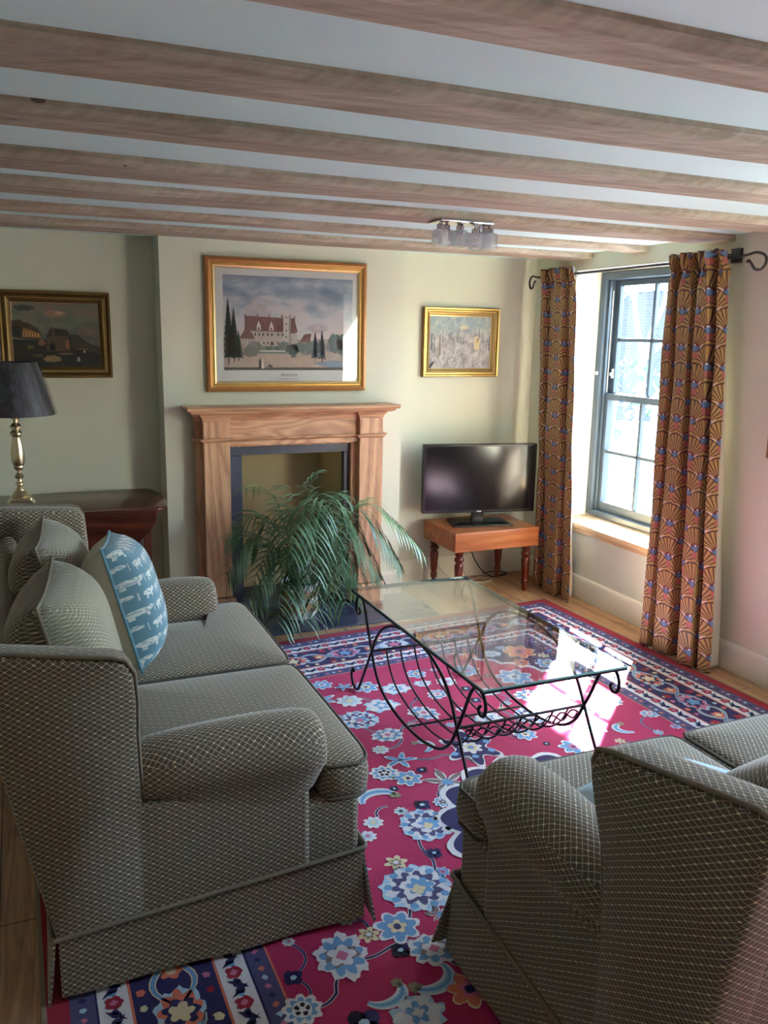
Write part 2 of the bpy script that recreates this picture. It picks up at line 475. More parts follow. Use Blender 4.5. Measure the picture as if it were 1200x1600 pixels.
# skirtings
def skirt(mb, p0, p1, nrm, h=.165, t=.02):
    (x0, y0), (x1, y1) = p0, p1; nx, ny = nrm
    prof = [(0,0),(t,0),(t,h-.05),(t*.85,h-.035),(t*.8,h-.012),(t*.4,h-.003),(0,h)]
    mb.loft([[Vector((x+nx*a, y+ny*a, z)) for a, z in prof] for x, y in ((x0,y0),(x1,y1))])
sk = MB(); skirt(sk, (XW, V0-3), (XW, YA-.02), (-1,0), .15); struct('baseboard_right', sk, 'skirting_paint', smooth=50)
sk = MB(); skirt(sk, (BX1, YA), (XW-.02, YA), (0,-1)); struct('baseboard_alcove_right', sk, 'skirting_paint', smooth=50)
sk = MB(); skirt(sk, (X0, YA), (BX0, YA), (0,-1)); struct('baseboard_alcove_left', sk, 'skirting_paint', smooth=50)
sk = MB(); skirt(sk, (2.115, YC), (BX1, YC), (0,-1)); skirt(sk, (BX1, YC-.02), (BX1, YA-.02), (1,0)); skirt(sk, (BX0, YC), (.89, YC), (0,-1))
struct('baseboard_chimney', sk, 'skirting_paint', smooth=50)

# ceiling joists: stopped chamfers, each its own timber
joists = [(1.239,1.395),(1.726,1.930),(2.258,2.454),(2.837,3.074),(3.364,3.598),(4.016,4.160),(4.538,4.799)]
random.seed(3)
for i, (a, b) in enumerate(joists):
    mb = MB(); c0 = .018; N = 60; rings = []
    xs = [X0 + (XW - X0)*k/N for k in range(N+1)]
    for x in xs + []:
        e = max(0, min(1, (XW-.13-x)/.05)) * max(0, min(1, (x-X0-.13)/.05)); c = c0*e + .0015
        wob = .004*sin(x*2.1+i*1.7) + .0025*sin(x*5.3+i)
        A = a + wob; B = b + .004*sin(x*1.7+i*2.2); z = ZB + .002*sin(x*3+i)
        rings.append([Vector(p) for p in [(x,A,ZT+.01),(x,A,z+c),(x,A+c,z),(x,B-c,z),(x,B,z+c),(x,B,ZT+.01)]])
    mb.loft(rings)
    nm = ['topmost in the picture, nearest the viewer','second timber from the viewer','third timber from the viewer','fourth timber from the viewer',
          'fifth timber, the reddish one beside the crystal light','sixth timber, just behind the crystal light','last timber, nearest the fireplace wall'][i]
    tag(mb.build('ceiling_beam', 'joist_wood', smooth=25), 'rough sawn oak ceiling beam, '+nm, 'ceiling beam', 'exposed beams across the ceiling')

# ------------------------------------------------------------------ window in view
fr = MB(); x0, x1 = 3.545, 3.68
fr.box(x0, x1, WY0, WY0+.055, WZ0+.04, WZ1-.005).box(x0, x1, WY1-.055, WY1, WZ0+.04, WZ1-.005)
fr.box(x0, x1, WY0+.055, WY1-.055, WZ1-.05, WZ1-.005).box(x0, x1+.03, WY0+.055, WY1-.055, WZ0+.04, WZ0+.075)
win = struct('window_1', fr, 'window_grey', bevel=.004)
def sash(name, x, y0, y1, z0, z1, rb, rt, st=.045):
    f = MB(); f.box(x, x+.035, y0, y0+st, z0, z1).box(x, x+.035, y1-st, y1, z0, z1)
    f.box(x, x+.035, y0+st, y1-st, z0, z0+rb).box(x, x+.035, y0+st, y1-st, z1-rt, z1)
    iy0, iy1, iz0, iz1 = y0+st, y1-st, z0+rb, z1-rt
    for k in (1, 2):
        y = iy0 + (iy1-iy0)*k/3; f.box(x+.004, x+.031, y-.011, y+.011, iz0, iz1)
    z = (iz0+iz1)/2; f.box(x+.004, x+.031, iy0, iy1, z-.011, z+.011)
    o = f.build(name, 'window_grey', win, bevel=.003)
    for a in range(3):
        for b in range(2):
            pa = iy0+(iy1-iy0)*a/3+.012; pb = iy0+(iy1-iy0)*(a+1)/3-.012
            za = iz0+(iz1-iz0)*b/2+.012; zb_ = iz0+(iz1-iz0)*(b+1)/2-.012
            MB().box(x+.016, x+.019, pa, pb, za, zb_).build('pane', 'pane_glass', o)
    return o
sash('upper_sash', 3.625, WY0+.06, WY1-.06, 1.30, WZ1-.052, .045, .035)
sash('lower_sash', 3.585, WY0+.06, WY1-.06, WZ0+.078, 1.34, .06, .042)
pc = MB()
pc.box(3.568, 3.582, WY1-.075, WY1-.058, WZ0+.08, WZ1-.055).box(3.568, 3.582, WY0+.058, WY0+.075, WZ0+.08, WZ1-.055)
pc.build('parting_bead', 'window_grey', win)
MB().tube([(3.60, WY1-.068, 1.345), (3.60, WY1-.068, 2.0)], .004).build('sash_cord', 'sash_cord', win)
MB().box(3.612, 3.628, WY1-.098, WY1-.086, 1.44, 1.50).box(3.60, 3.614, WY1-.102, WY1-.082, 1.455, 1.475).build('sash_catch', 'metal_white', win)
MB().lathe([(.001,-.002),(.012,0),(.012,.01),(.001,.014)], (0,0,0), 12).build('frame_button', 'metal_white', win)
o = bpy.data.objects['frame_button']; o.matrix_parent_inverse = Matrix.Identity(4); o.location = (3.543, WY1-.03, 1.47); o.rotation_euler = (0, -pi/2, 0)
# sill board
sl = MB(); sl.box(XW-.045, 3.60, WY0-.03, WY1+.03, WZ0-.004, WZ0+.03)
struct('trim_2', sl, 'pine_sill', bevel=.006)
sl = MB(); sl.box(XW-.03, XW, WY0-.02, WY1+.02, WZ0-.03, WZ0-.004); struct('trim_3', sl, 'pine_sill', bevel=.004)
# reveal lining (plaster returns)
rv = MB(); rv.box(XW+.001, x0, WY1-.0, WY1+.029, WZ0+.03, WZ1).box(XW+.001, x0, WY0-.029, WY0, WZ0+.03, WZ1)
struct('trim_4', rv, 'reveal_paint')
# the second window (behind the right edge of the photograph)
w = MB(); w.box(3.58, 3.66, V0, V0+.05, WZ0, WZ1).box(3.58, 3.66, V1-.05, V1, WZ0, WZ1).box(3.58, 3.66, V0, V1, WZ0, WZ0+.05).box(3.58, 3.66, V0, V1, WZ1-.05, WZ1).box(3.6, 3.64, V0, V1, 1.28, 1.32)
for k in (1, 2): w.box(3.605, 3.635, V0+(V1-V0)*k/3-.012, V0+(V1-V0)*k/3+.012, WZ0, WZ1)
struct('window_2', w, 'window_grey')

# ------------------------------------------------------------------ fireplace
hearth = thing('hearth', (1.5, 4.68, 0), 'blue-grey slate hearth slabs on the floor in front of the fireplace', 'hearth')
for a, b in ((.83, 1.562), (1.568, 2.30)):
    MB().box(a, b, 4.425, 4.93, 0, .012).build('slate_slab', 'slate_polished', hearth, bevel=.002)
MB().box(1.562, 1.568, 4.425, 4.93, 0, .0105).build('grout_line', 'grout', hearth)
MB().box(FX0+.006, FX1-.006, 4.93, 5.38, 0, .012).build('back_slab', 'slate', hearth)

fp = thing('fireplace_surround', (1.5, 4.9, 0.0125), 'oak fireplace surround with moulded mantel shelf and pilasters', 'fireplace')
YF = 4.80; Z0 = .0125
def plat(mb, x0, x1, yf, z0, z1): mb.box(x0, x1, yf, YC-.0005, z0, z1)
mb = MB(); plat(mb, .915, 1.112, YF+.055, Z0, 1.20); plat(mb, 1.868, 2.085, YF+.055, Z0, 1.20); plat(mb, 1.112, 1.868, YF+.055, 1.035, 1.20)
mb.build('backing_board', 'oak', fp, bevel=.003)
for nm, a, b in (('pilaster', .948, 1.100), ('pilaster', 1.905, 2.057)):
    mb = MB(); mb.box(a, b, YF, YF+.054, .14, 1.072).box(a, b, YF, YF+.054, 1.092, 1.195)
    mb.build(nm, 'oak', fp, bevel=.003)
    mb = MB(); mb.box(a-.018, b+.018, YF-.022, YC-.0006, Z0, .135)
    mb.build('plinth_block', 'oak', fp, bevel=.01, seg=3)
mb = MB(); mb.box(1.10, 1.905, YF+.03, YF+.054, 1.045, 1.072); mb.build('header_rail', 'oak_h', fp, bevel=.002)
mb = MB(); mb.box(1.10, 1.905, YF+.038, YF+.054, 1.088, 1.20); mb.build('frieze_panel', 'oak_h', fp, bevel=.002)
def mould(mb, levels):
    # levels: (offset outwards, z) swept round three sides of a breakfront outline
    def outline(o, z):
        f = YF - o; g = YF + .035 - o
        pts = [(.915-o, YC-.0007), (.915-o, YF+.055-o), (.948-o, YF+.055-o), (.948-o, f), (1.100+o, f), (1.100+o, g), (1.905-o, g), (1.905-o, f), (2.057+o, f), (2.057+o, YF+.055-o), (2.085+o, YF+.055-o), (2.085+o, YC-.0007)]
        return [Vector((x, y, z)) for x, y in pts]
    mb.loft([outline(o, z) for o, z in levels])
mb = MB(); mould(mb, [(.0,1.072),(.006,1.074),(.016,1.083),(.018,1.088),(.018,1.092),(.0,1.092)]); mb.build('necking_moulding', 'oak_h', fp)
mb = MB(); mould(mb, [(.0,1.19),(.004,1.20),(.008,1.212),(.02,1.226),(.022,1.232)]); mb.build('bed_moulding', 'oak_h', fp)
mb = MB()
def sh(o, z): return [Vector(p) for p in [(.915-o, YC-.0008, z), (.915-o, YF-o, z), (2.085+o, YF-o, z), (2.085+o, YC-.0008, z)]]
mb.loft([sh(.02,1.232), sh(.036,1.238), sh(.042,1.246), sh(.044,1.252), sh(.058,1.254), sh(.064,1.262), sh(.064,1.272), sh(.058,1.276)])
mb.build('mantel_shelf', 'oak_h', fp, smooth=30)

sl = thing('hearth_slips', (1.5, 4.92, 0.0125), 'dark slate slips lining the fireplace opening', 'fireplace slips')
MB().box(1.114, FX0+.004, YC-.045, YC-.001, Z0, .978).build('slip', 'slate', sl, bevel=.002)
MB().box(FX1-.004, 1.866, YC-.045, YC-.001, Z0, .978).build('slip', 'slate', sl, bevel=.002)
MB().box(1.114, 1.866, YC-.05, YC-.001, .980, 1.033).build('lintel_slip', 'slate', sl, bevel=.002)

# ------------------------------------------------------------------ rug
RC = {'crimson': srgb(172,30,84), 'red': srgb(150,22,46), 'navy': srgb(34,28,82), 'blue': srgb(104,152,196), 'lblue': srgb(164,196,214),
      'white': srgb(212,212,214), 'greyblue': srgb(74,72,112), 'rose': srgb(196,110,140), 'orange': srgb(208,112,86), 'olive': srgb(140,128,104),
      'cream': srgb(214,200,160), 'black': srgb(22,18,40), 'taupe': srgb(128,112,106)}
rn = list(RC)
for k, c in RC.items():
    m = Mat('wool_'+k, c, .95)
    n = m.noise(scale=260, detail=2); n2 = m.noise(scale=9, detail=4)
    m.set('Base Color', m.mix((n*.6+n2*.5).sat(), tuple(x*.72 for x in c), tuple(min(1, x*1.3) for x in c)))
    m.set('Sheen Weight', .06); m.set('Sheen Roughness', .5)
    m.bump(n, .6, .003); M['wool_'+k] = m.mat
rug = MB(); LZ = [.010]
C4 = [Vector((-.07,4.20)), Vector((3.10,4.47)), Vector((3.32,-.25)), Vector((-.03,-.35))]   # far-left, far-right, near-right, near-left
def RQ(s, t):   # s across 0..1, t from far 0..1
    return C4[0]*(1-s)*(1-t) + C4[1]*s*(1-t) + C4[2]*s*t + C4[3]*(1-s)*t
LS, LT = 3.2, 4.68
class CC:
    def __init__(s, c): s.c = c
JR = random.Random(11)
def poly(pts, col, lay):
    pts = [(p[0]+JR.uniform(-.0018,.0018), p[1]+JR.uniform(-.0018,.0018)) for p in pts]
    rug.cur = rn.index(col); n = len(pts)
    cx = sum(p[0] for p in pts)/n; cy = sum(p[1] for p in pts)/n; z = .0105 + lay*.00035
    rug.add([(cx,cy,z)] + [(p[0],p[1],z) for p in pts], [(0, 1+i, 1+(i+1) % n) for i in range(n)])
def band(w0, w1, col, lay):
    rug.cur = rn.index(col); z = .0105 + lay*.00035; o = []
    for w_ in (w0, w1):
        s, t = w_/LS, w_/LT; o.append([RQ(s,t), RQ(1-s,t), RQ(1-s,1-t), RQ(s,1-t)])
    v = [(p.x,p.y,z) for q in o for p in q]
    rug.add(v, [(i, (i+1) % 4, 4+(i+1) % 4, 4+i) for i in range(4)])
def blob(cx, cy, r, fn, col, lay, n=48, rot=0, sq=1):
    pts = []
    for i in range(n):
        a = 2*pi*i/n; R = r*fn(a); x, y = R*cos(a), R*sin(a)*sq
        pts.append((cx + x*cos(rot)-y*sin(rot), cy + x*sin(rot)+y*cos(rot)))
    poly(pts, col, lay)
circ = lambda a: 1
pet = lambda n, d=.25, s=1: (lambda a: 1-d+d*abs(cos(a*n/2))**s)
def jag(seed, n=9, d=.3):
    R = random.Random(seed); ph = [R.uniform(0, 6.28) for _ in range(3)]
    return lambda a: 1 - d*.5 + d*.5*(sin(a*n+ph[0])*.6 + sin(a*(n*2+1)+ph[1])*.3 + sin(a*3+ph[2])*.3)
def ribbon(pts, w, col, lay):
    rug.cur = rn.index(col); z = .0105+lay*.00035; v = []; n = len(pts)
    for i, p in enumerate(pts):
        a = Vector(pts[max(0,i-1)]); b = Vector(pts[min(n-1,i+1)]); t = (b-a); t = t/ max(t.length,1e-6)
        nn = Vector((-t.y, t.x)); ww = w*(.35+.65*sin(pi*(i+.5)/n)) if not isinstance(w, tuple) else w[0]
        p = Vector(p); v += [(*(p+nn*ww), z), (*(p-nn*ww), z)]
    rug.add(v, [(2*i,2*i+1,2*i+3,2*i+2) for i in range(n-1)])
def motif(t, x, y, r, rot=0, L=6):
    R = random.Random(int(x*977+y*3331)); q = R.choice
    if t == 'P':
        blob(x,y,r*1.12,jag(R.random(),13,.2),'lblue',L); blob(x,y,r,pet(14,.3),'white',L+1); blob(x,y,r*.78,pet(11,.35),'greyblue',L+2); blob(x,y,r*.6,jag(R.random(),5,.4),'white',L+3)
        blob(x+.1*r,y,r*.42,pet(7,.4),'blue',L+4); blob(x,y-.1*r,r*.22,pet(4,.4),q(['rose','black','cream']),L+5)
        for i in range(9):
            a = i*2*pi/9; blob(x+cos(a)*r*.82,y+sin(a)*r*.82,r*.13,circ,'blue',L+3,8)
    elif t == 'Q':
        blob(x,y,r*1.1,jag(R.random(),9,.3),'white',L,rot=rot,sq=.8); blob(x,y,r*.85,pet(9,.4),'blue',L+1,rot=rot,sq=.8); blob(x,y,r*.6,jag(R.random(),7,.4),'taupe',L+2,sq=.8); blob(x,y,r*.45,pet(5,.4),'white',L+3); blob(x,y,r*.2,pet(4,.3),'rose',L+4)
    elif t == 'W':
        blob(x,y,r*1.08,jag(R.random(),7,.35),'lblue',L,sq=.8); blob(x,y,r*.95,jag(R.random(),6,.4),'white',L+1,sq=.8); blob(x,y,r*.5,pet(5,.5),'blue',L+2,rot=rot,sq=.8); blob(x,y,r*.22,pet(4,.4),'white',L+3)
    elif t == 'L':
        for a in (0,1.3,2.6,3.9,5.1):
            blob(x+cos(a+rot)*r*.5,y+sin(a+rot)*r*.4,r*.52,lambda b: 1-.2*abs(sin(b)),'white',L,16,a+rot,.45)
            blob(x+cos(a+rot)*r*.5,y+sin(a+rot)*r*.4,r*.36,circ,'blue',L+1,12,a+rot,.35)
    elif t == 'B':
        blob(x,y,r*1.12,pet(7,.35),'white',L); blob(x,y,r*.95,pet(7,.4),'blue',L+1); blob(x,y,r*.45,pet(5,.4),q(['white','rose','cream']),L+2); blob(x,y,r*.18,circ,'greyblue',L+3,10)
    elif t == 'S':
        blob(x,y,r*1.1,pet(8,.3),'white',L); blob(x,y,r*.7,pet(8,.4),'lblue',L+1); blob(x,y,r*.35,pet(4,.4),q(['black','rose','cream']),L+2)
    elif t == 'R':
        blob(x,y,r*1.1,pet(9,.25),'white',L); blob(x,y,r*.85,pet(9,.35),'blue',L+1); blob(x,y,r*.55,circ,'white',L+2,12)
        for i in range(5): blob(x+cos(i*1.26)*r*.3,y+sin(i*1.26)*r*.3,r*.15,circ,'black',L+3,8)
    elif t == 'D':
        for i in range(4): blob(x+cos(i*1.57+.5)*r*.5,y+sin(i*1.57+.5)*r*.5,r*.5,circ,q(['navy','black']),L,10)
        blob(x,y,r*.3,circ,'lblue',L+1,8)
    elif t == 'Y':
        blob(x,y,r*1.15,pet(6,.5),'cream',L); blob(x,y,r*.6,pet(6,.4),'olive',L+1); blob(x,y,r*.3,circ,'white',L+2,8)
    elif t == 'G':
        for a, s in ((.5,1),(1.57,1.1),(2.6,1),(-.5,.7),(3.7,.7)):
            blob(x+cos(a)*r*.55*s,y+sin(a)*r*.55*s,r*.55*s,lambda b: 1-.25*abs(sin(b*2)),'white',L,14,a,.42)
            blob(x+cos(a)*r*.6*s,y+sin(a)*r*.6*s,r*.42*s,circ,'taupe',L+1,12,a,.3)
        blob(x,y,r*.28,pet(5,.3),'blue',L+2)
    elif t == 'O':
        blob(x,y,r*1.12,pet(7,.35),'cream',L); blob(x,y,r,pet(7,.4),'orange',L+1); blob(x,y,r*.5,pet(5,.4),'rose',L+2); blob(x,y,r*.25,circ,'navy',L+3,8)
    elif t == 'C':
        s = R.choice([-1,1]); a0 = R.uniform(0,6.28); pts = [(x+cos(a0+s*k*.22)*r*(.9-.02*k), y+sin(a0+s*k*.22)*r*(.75-.02*k)) for k in range(15)]
        ribbon(pts, r*.26, 'white', L); ribbon(pts, r*.17, 'lblue', L+1); ribbon(pts, r*.08, 'blue', L+2)
        e = pts[-1]; blob(e[0],e[1],r*.3,jag(R.random(),6,.4),'olive',L+2,16)
    elif t == 'N':
        st = lambda a: .52+.48*abs(cos(a*3))**3
        blob(x,y,r*1.12,st,'white',L,72,rot,.8); blob(x,y,r,st,'navy',L+1,72,rot,.8); blob(x,y,r*.35,pet(7,.4),'white',L+2); blob(x,y,r*.2,pet(5,.4),'cream',L+3); blob(x,y,r*.1,circ,'blue',L+4,8)
        for a in (0,1.05,2.1,3.14,4.2,5.24): blob(x+cos(a+rot)*r*.62,y+sin(a+rot)*r*.5,r*.12,pet(4,.3),q(['blue','rose']),L+2,10)
# base slab (solid, with side walls)
rug.cur = rn.index('crimson')
rug.loft([[Vector((p.x,p.y,z)) for p in C4] for z in (.0004, .0105)])
band(0,.012,'olive',1); band(.012,.065,'red',1); band(.065,.125,'greyblue',1); band(.125,.13,'navy',2); band(.13,.205,'white',1); band(.205,.212,'orange',2)
band(.212,.425,'navy',1); band(.425,.432,'orange',2); band(.432,.508,'white',1); band(.508,.514,'navy',2); band(.514,.568,'greyblue',1); band(.568,.574,'orange',2)
def along(w_, step, fn, off=0):
    s, t = w_/LS, w_/LT; cs = [RQ(s,t), RQ(1-s,t), RQ(1-s,1-t), RQ(s,1-t)]
    for i in range(4):
        a, b = cs[i], cs[(i+1) % 4]; d = b-a; n = max(1, int(round(d.length/step))); ang = atan2(d.y, d.x)
        for k in range(n):
            p = a + d*((k+.5+off)/n); fn(p.x, p.y, ang, k)
def guard(x, y, a, k):
    R = random.Random(int(x*1000)+int(y*700)); c = [ 'red', 'navy'][k % 2]
    if k % 2:
        for s in (-1, 1): blob(x+cos(a)*.012*s, y+sin(a)*.012*s, .034, lambda b: 1-.45*abs(sin(b*2)), 'navy', 3, 14, a+s*.9, .4)
    else:
        blob(x,y,.026,pet(5,.3),'red',3,14); blob(x,y,.012,pet(4,.3),'rose',4,8)
        blob(x+cos(a)*.035,y+sin(a)*.035,.012,circ,'blue',3,8); blob(x-cos(a)*.033,y-sin(a)*.033,.010,circ,'navy',3,8)
along(.168, .056, guard); along(.470, .056, guard)
along(.095, .034, lambda x,y,a,k: blob(x,y,.009,circ,['navy','rose','lblue'][k%3],3,8)); along(.541, .034, lambda x,y,a,k: blob(x,y,.011,pet(4,.3),['navy','rose','lblue','orange'][k%4],3,8))
def mainb(x, y, a, k):
    nx, ny = -sin(a), cos(a)
    if k % 2 == 0:
        blob(x,y,.098,jag(k,9,.25),'lblue',3,40,a,.72); blob(x,y,.085,pet(9,.35),['orange','rose','white'][k//2 % 3],4,40,a,.72); blob(x,y,.052,pet(7,.4),'navy',5,24); blob(x,y,.036,pet(5,.4),['cream','blue','rose'][k//2 % 3],6,20)
    else:
        for s in (-1,1):
            pts = [(x+cos(a)*(-.13+.26*j/12)+nx*s*.055*sin(pi*j/12*1.5), y+sin(a)*(-.13+.26*j/12)+ny*s*.055*sin(pi*j/12*1.5)) for j in range(13)]
            ribbon(pts, .010, 'cream', 3); ribbon(pts, .006, 'blue', 4)
        blob(x,y,.034,pet(5,.4),'orange',5,16); blob(x,y,.015,circ,'cream',6,8)
        for s in (-1,1): blob(x+nx*s*.07+cos(a)*.05,y+ny*s*.07+sin(a)*.05,.022,pet(5,.3),'red',5,12)
along(.318, .15, mainb)
mot = [('P',1.3,3.24,.085),('W',1.45,3.34,.09),('W',1.59,3.49,.08),('S',1.33,3.44,.06),('L',1.21,3.5,.08),('B',1.27,3.66,.05),('Q',1.36,3.06,.075),('S',1.28,2.95,.035),('C',1.44,2.92,.07),('N',1.64,2.83,.15),('L',1.32,2.84,.075),('R',1.22,2.77,.055),('B',1.29,2.7,.055),('D',1.37,2.74,.025),('G',1.42,2.62,.09),('C',1.14,2.6,.09),('S',1.05,2.47,.035),('Q',1.6,3.2,.08),('G',1.5,3.1,.04),('D',1.21,2.65,.02),('D',1.26,2.51,.035),('S',1.17,2.5,.025),('R',1.34,2.5,.035),('B',1.76,3.62,.05),('W',1.74,3.50,.05),('B',1.46,3.56,.06),('L',1.36,3.6,.05),('B',1.19,3.3,.05),('Q',1.75,3.36,.06),('S',1.86,3.48,.05),('D',1.91,3.37,.03),('B',2.02,3.57,.07),('P',1.22,2.39,.095),('P',1.04,2.09,.11),('B',.91,1.95,.065),('G',1.05,1.95,.045),('Y',1.03,2.23,.035),('D',1.17,2.23,.03),('B',1.15,2.13,.025),('Q',.97,1.83,.08),('D',.88,1.86,.03),('Y',.82,1.95,.03),('Q',.72,1.90,.095),('R',.56,1.76,.05),('C',.78,1.74,.07),('C',.90,1.74,.08),('W',.83,1.64,.08),('O',.99,1.66,.06),('D',.69,1.66,.05),('B',1.10,1.74,.04),('B',2.21,3.41,.09),('Q',2.16,3.19,.08),('L',2.30,3.30,.05),('W',2.0,3.3,.06),('S',1.0,2.4,.03),('Y',1.06,1.79,.025),('B',1.12,3.05,.05),('Q',1.05,2.85,.07),('W',1.02,3.3,.08),('R',.95,3.05,.05),('P',2.05,3.0,.08),('W',1.85,3.05,.07),('B',1.92,2.85,.05),('S',2.2,3.02,.04),('L',2.25,2.8,.07),('Q',2.5,3.0,.06),('B',2.05,2.68,.06),('C',2.38,2.75,.07),('R',2.35,3.1,.04)]
for t, x, y, r in mot: motif(t, x, y, r, rot=(x*7+y*3) % 3.1)
RF = random.Random(21); occ = [(x, y, r) for _, x, y, r in mot] + [(1.72,2.22,.52)]; fill = []
for k in range(2600):
    x, y = RF.uniform(.56, 2.6), RF.uniform(.35, 3.66); r = RF.choice([.018,.022,.03,.045,.06])
    if x > .5+2.1-.0 or (x > 2.1 and y > 3.3): continue
    if all((x-a)**2+(y-b)**2 > (r+c+.022)**2 for a, b, c in occ): occ.append((x,y,r)); fill.append((x,y,r))
for x, y, r in fill:
    motif(RF.choice('SDYB' if r < .035 else 'QBWLRGC'), x, y, r, rot=RF.uniform(0,3), L=4)
near = lambda p: sorted(occ, key=lambda q: (q[0]-p[0])**2+(q[1]-p[1])**2)[1:3]
for p in fill[::2]:
    q = near(p)[RF.randrange(2)]
    if (q[0]-p[0])**2+(q[1]-p[1])**2 < .07:
        n_ = Vector((-(q[1]-p[1]), q[0]-p[0]))*RF.choice([-.3,.3]); pts = []
        for k in range(9):
            v = Vector((p[0],p[1])).lerp(Vector((q[0],q[1])), k/8) + n_*sin(pi*k/8); pts.append((v.x,v.y))
        ribbon(pts, (.0042,), 'lblue', 2); ribbon(pts, (.0028,), 'navy', 3)
vines = [[(1.04,2.09),(1.15,2.2),(1.22,2.39)],[(.91,1.95),(.98,2.02),(1.05,2.05)],[(.72,1.90),(.85,1.88),(.97,1.85)],[(1.22,2.4),(1.33,2.5),(1.42,2.6)],[(.74,1.86),(.66,1.78),(.57,1.76)],[(1.36,2.85),(1.5,2.82),(1.6,2.7),(1.66,2.55)],[(1.14,2.55),(1.08,2.52),(1.05,2.47)],[(1.3,3.2),(1.33,3.1),(1.38,3.06)],[(.97,1.83),(1.1,1.7),(1.2,1.75),(1.22,1.9)],[(1.21,3.5),(1.3,3.48),(1.45,3.36)],[(1.9,2.9),(1.95,3.1),(2.1,3.2),(2.2,3.4)],[(1.28,2.95),(1.4,3.0),(1.55,3.15)]]
for v in vines:
    pts = []
    for i in range(len(v)-1):
        for k in range(8):
            f = k/8; a, b = Vector(v[i]), Vector(v[i+1]); n = Vector((-(b-a).y, (b-a).x))*.18*sin(pi*f)*(1 if i % 2 else -1); pts.append(tuple(a.lerp(b,f)+n))
    pts.append(v[-1]); ribbon(pts, (.006,), 'white', 3); ribbon(pts, (.0038,), 'navy', 4)
def bfill(x, y, a, k):
    nx, ny = -sin(a), cos(a); R_ = random.Random(k*31+int(x*50))
    for s_ in (-1, 1):
        for off in (-.03, .03):
            px2, py2 = x+nx*s_*.085+cos(a)*off*1.6, y+ny*s_*.085+sin(a)*off*1.6
            blob(px2, py2, R_.uniform(.010,.017), pet(5,.35), R_.choice(['rose','lblue','red','cream','orange']), 3, 12)
along(.318, .15, bfill, .0)
# centre medallion (partly under the nearer sofa) and corner spandrels
sc_ = lambda a: .88+.12*abs(cos(a*8))
blob(1.72,2.22,.50,sc_,'white',9,160); blob(1.72,2.22,.475,sc_,'navy',10,160)
for i in range(16):
    a = i*2*pi/16+.1; motif('B' if i % 2 else 'S',1.72+cos(a)*.38,2.22+sin(a)*.38,.032,L=11)
blob(1.72,2.22,.27,pet(12,.2),'white',11,96); blob(1.72,2.22,.25,pet(12,.2),'crimson',12,96); motif('P',1.72,2.22,.13,L=13)
s, t = .574/LS, .574/LT; cs = [RQ(s,t), RQ(1-s,t), RQ(1-s,1-t), RQ(s,1-t)]
for i, cnr in enumerate(cs):
    da = (cs[(i+1) % 4]-cnr).normalized(); db = (cs[(i-1) % 4]-cnr).normalized()
    for g, col, lay in ((1.07,'white',7),(1.0,'navy',8)):
        pts = [(cnr.x, cnr.y)]
        for k in range(61):
            f = k/60; R = .60*(1-.28*sin(pi*f))*(1-.07*abs(sin(f*pi*6)))*g
            v = da*cos(f*pi/2)*R + db*sin(f*pi/2)*R*.8; pts.append((cnr.x+v.x, cnr.y+v.y))
        rug.cur = rn.index(col); z = .0105+lay*.00035
        rug.add([(p[0],p[1],z) for p in pts], [(0,j,j+1) for j in range(1,61)])
    for (u_, v_, ty, r) in ((.14,.14,'O',.085),(.34,.10,'B',.06),(.10,.30,'W',.06),(.27,.22,'O',.045),(.46,.06,'S',.035),(.07,.42,'O',.035),(.24,.05,'Y',.03),(.05,.2,'B',.03)):
        p = cnr + da*u_ + db*v_; motif(ty, p.x, p.y, r, L=9)
ro = tag(rug.build('rug', ['wool_'+k for k in rn]), 'crimson persian style rug with navy floral border and pale flowers on the floorboards', 'rug')
# fringe at the far edge
fg = MB()
R = random.Random(5)
for k in range(700):
    s = (k+.5)/700; p = RQ(s, 0); fg.tube([(p.x,p.y-.004,.006),(p.x+R.uniform(-.006,.006),p.y+R.uniform(.012,.024),.003)], .0014, 4)
f_ = fg.build('fringe', 'cream_linen', ro); tag(f_, kind='stuff')

# ------------------------------------------------------------------ sofas
def plump(mb, W_, H_, T_, n=22, ear=.10, corner_pow=.55):
    """knife edge cushion in its own u (width), v (height) plane, thickness along w"""
    P = []; 
    def pt(i, j, sd):
        u = -1+2*i/n; v = -1+2*j/n
        pu = 1-ear*(1-v*v)*(abs(u)**3); pv = 1-ear*(1-u*u)*(abs(v)**3)
        w = T_/2*(max(0,(1-u**4))**corner_pow)*(max(0,(1-v**4))**corner_pow)
        return (u*W_/2*(1-ear*.9*(1-abs(v)**2)*0 - ear*(1-v*v)*abs(u)**2), v*H_/2*(1-ear*(1-u*u)*abs(v)**2), sd*w)
    vs = []; idx = {}
    for sd in (1,-1):
        for i in range(n+1):
            for j in range(n+1):
                edge = i in (0,n) or j in (0,n)
                key = (i,j,0 if edge else sd)
                if key not in idx: idx[key] = len(vs); vs.append(pt(i,j,sd))
    fs = []; side = []
    for sd in (1,-1):
        for i in range(n):
            for j in range(n):
                q = [(i,j),(i+1,j),(i+1,j+1),(i,j+1)]
                f = [idx[(a,b,0 if (a in (0,n) or b in (0,n)) else sd)] for a,b in q]
                fs.append(f if sd > 0 else f[::-1]); side.append(sd)
    seam = [vs[idx[(i,0,0)]] for i in range(n)] + [vs[idx[(n,j,0)]] for j in range(n)] + [vs[idx[(i,n,0)]] for i in range(n,0,-1)] + [vs[idx[(0,j,0)]] for j in range(n,0,-1)]
    return vs, fs, side, seam
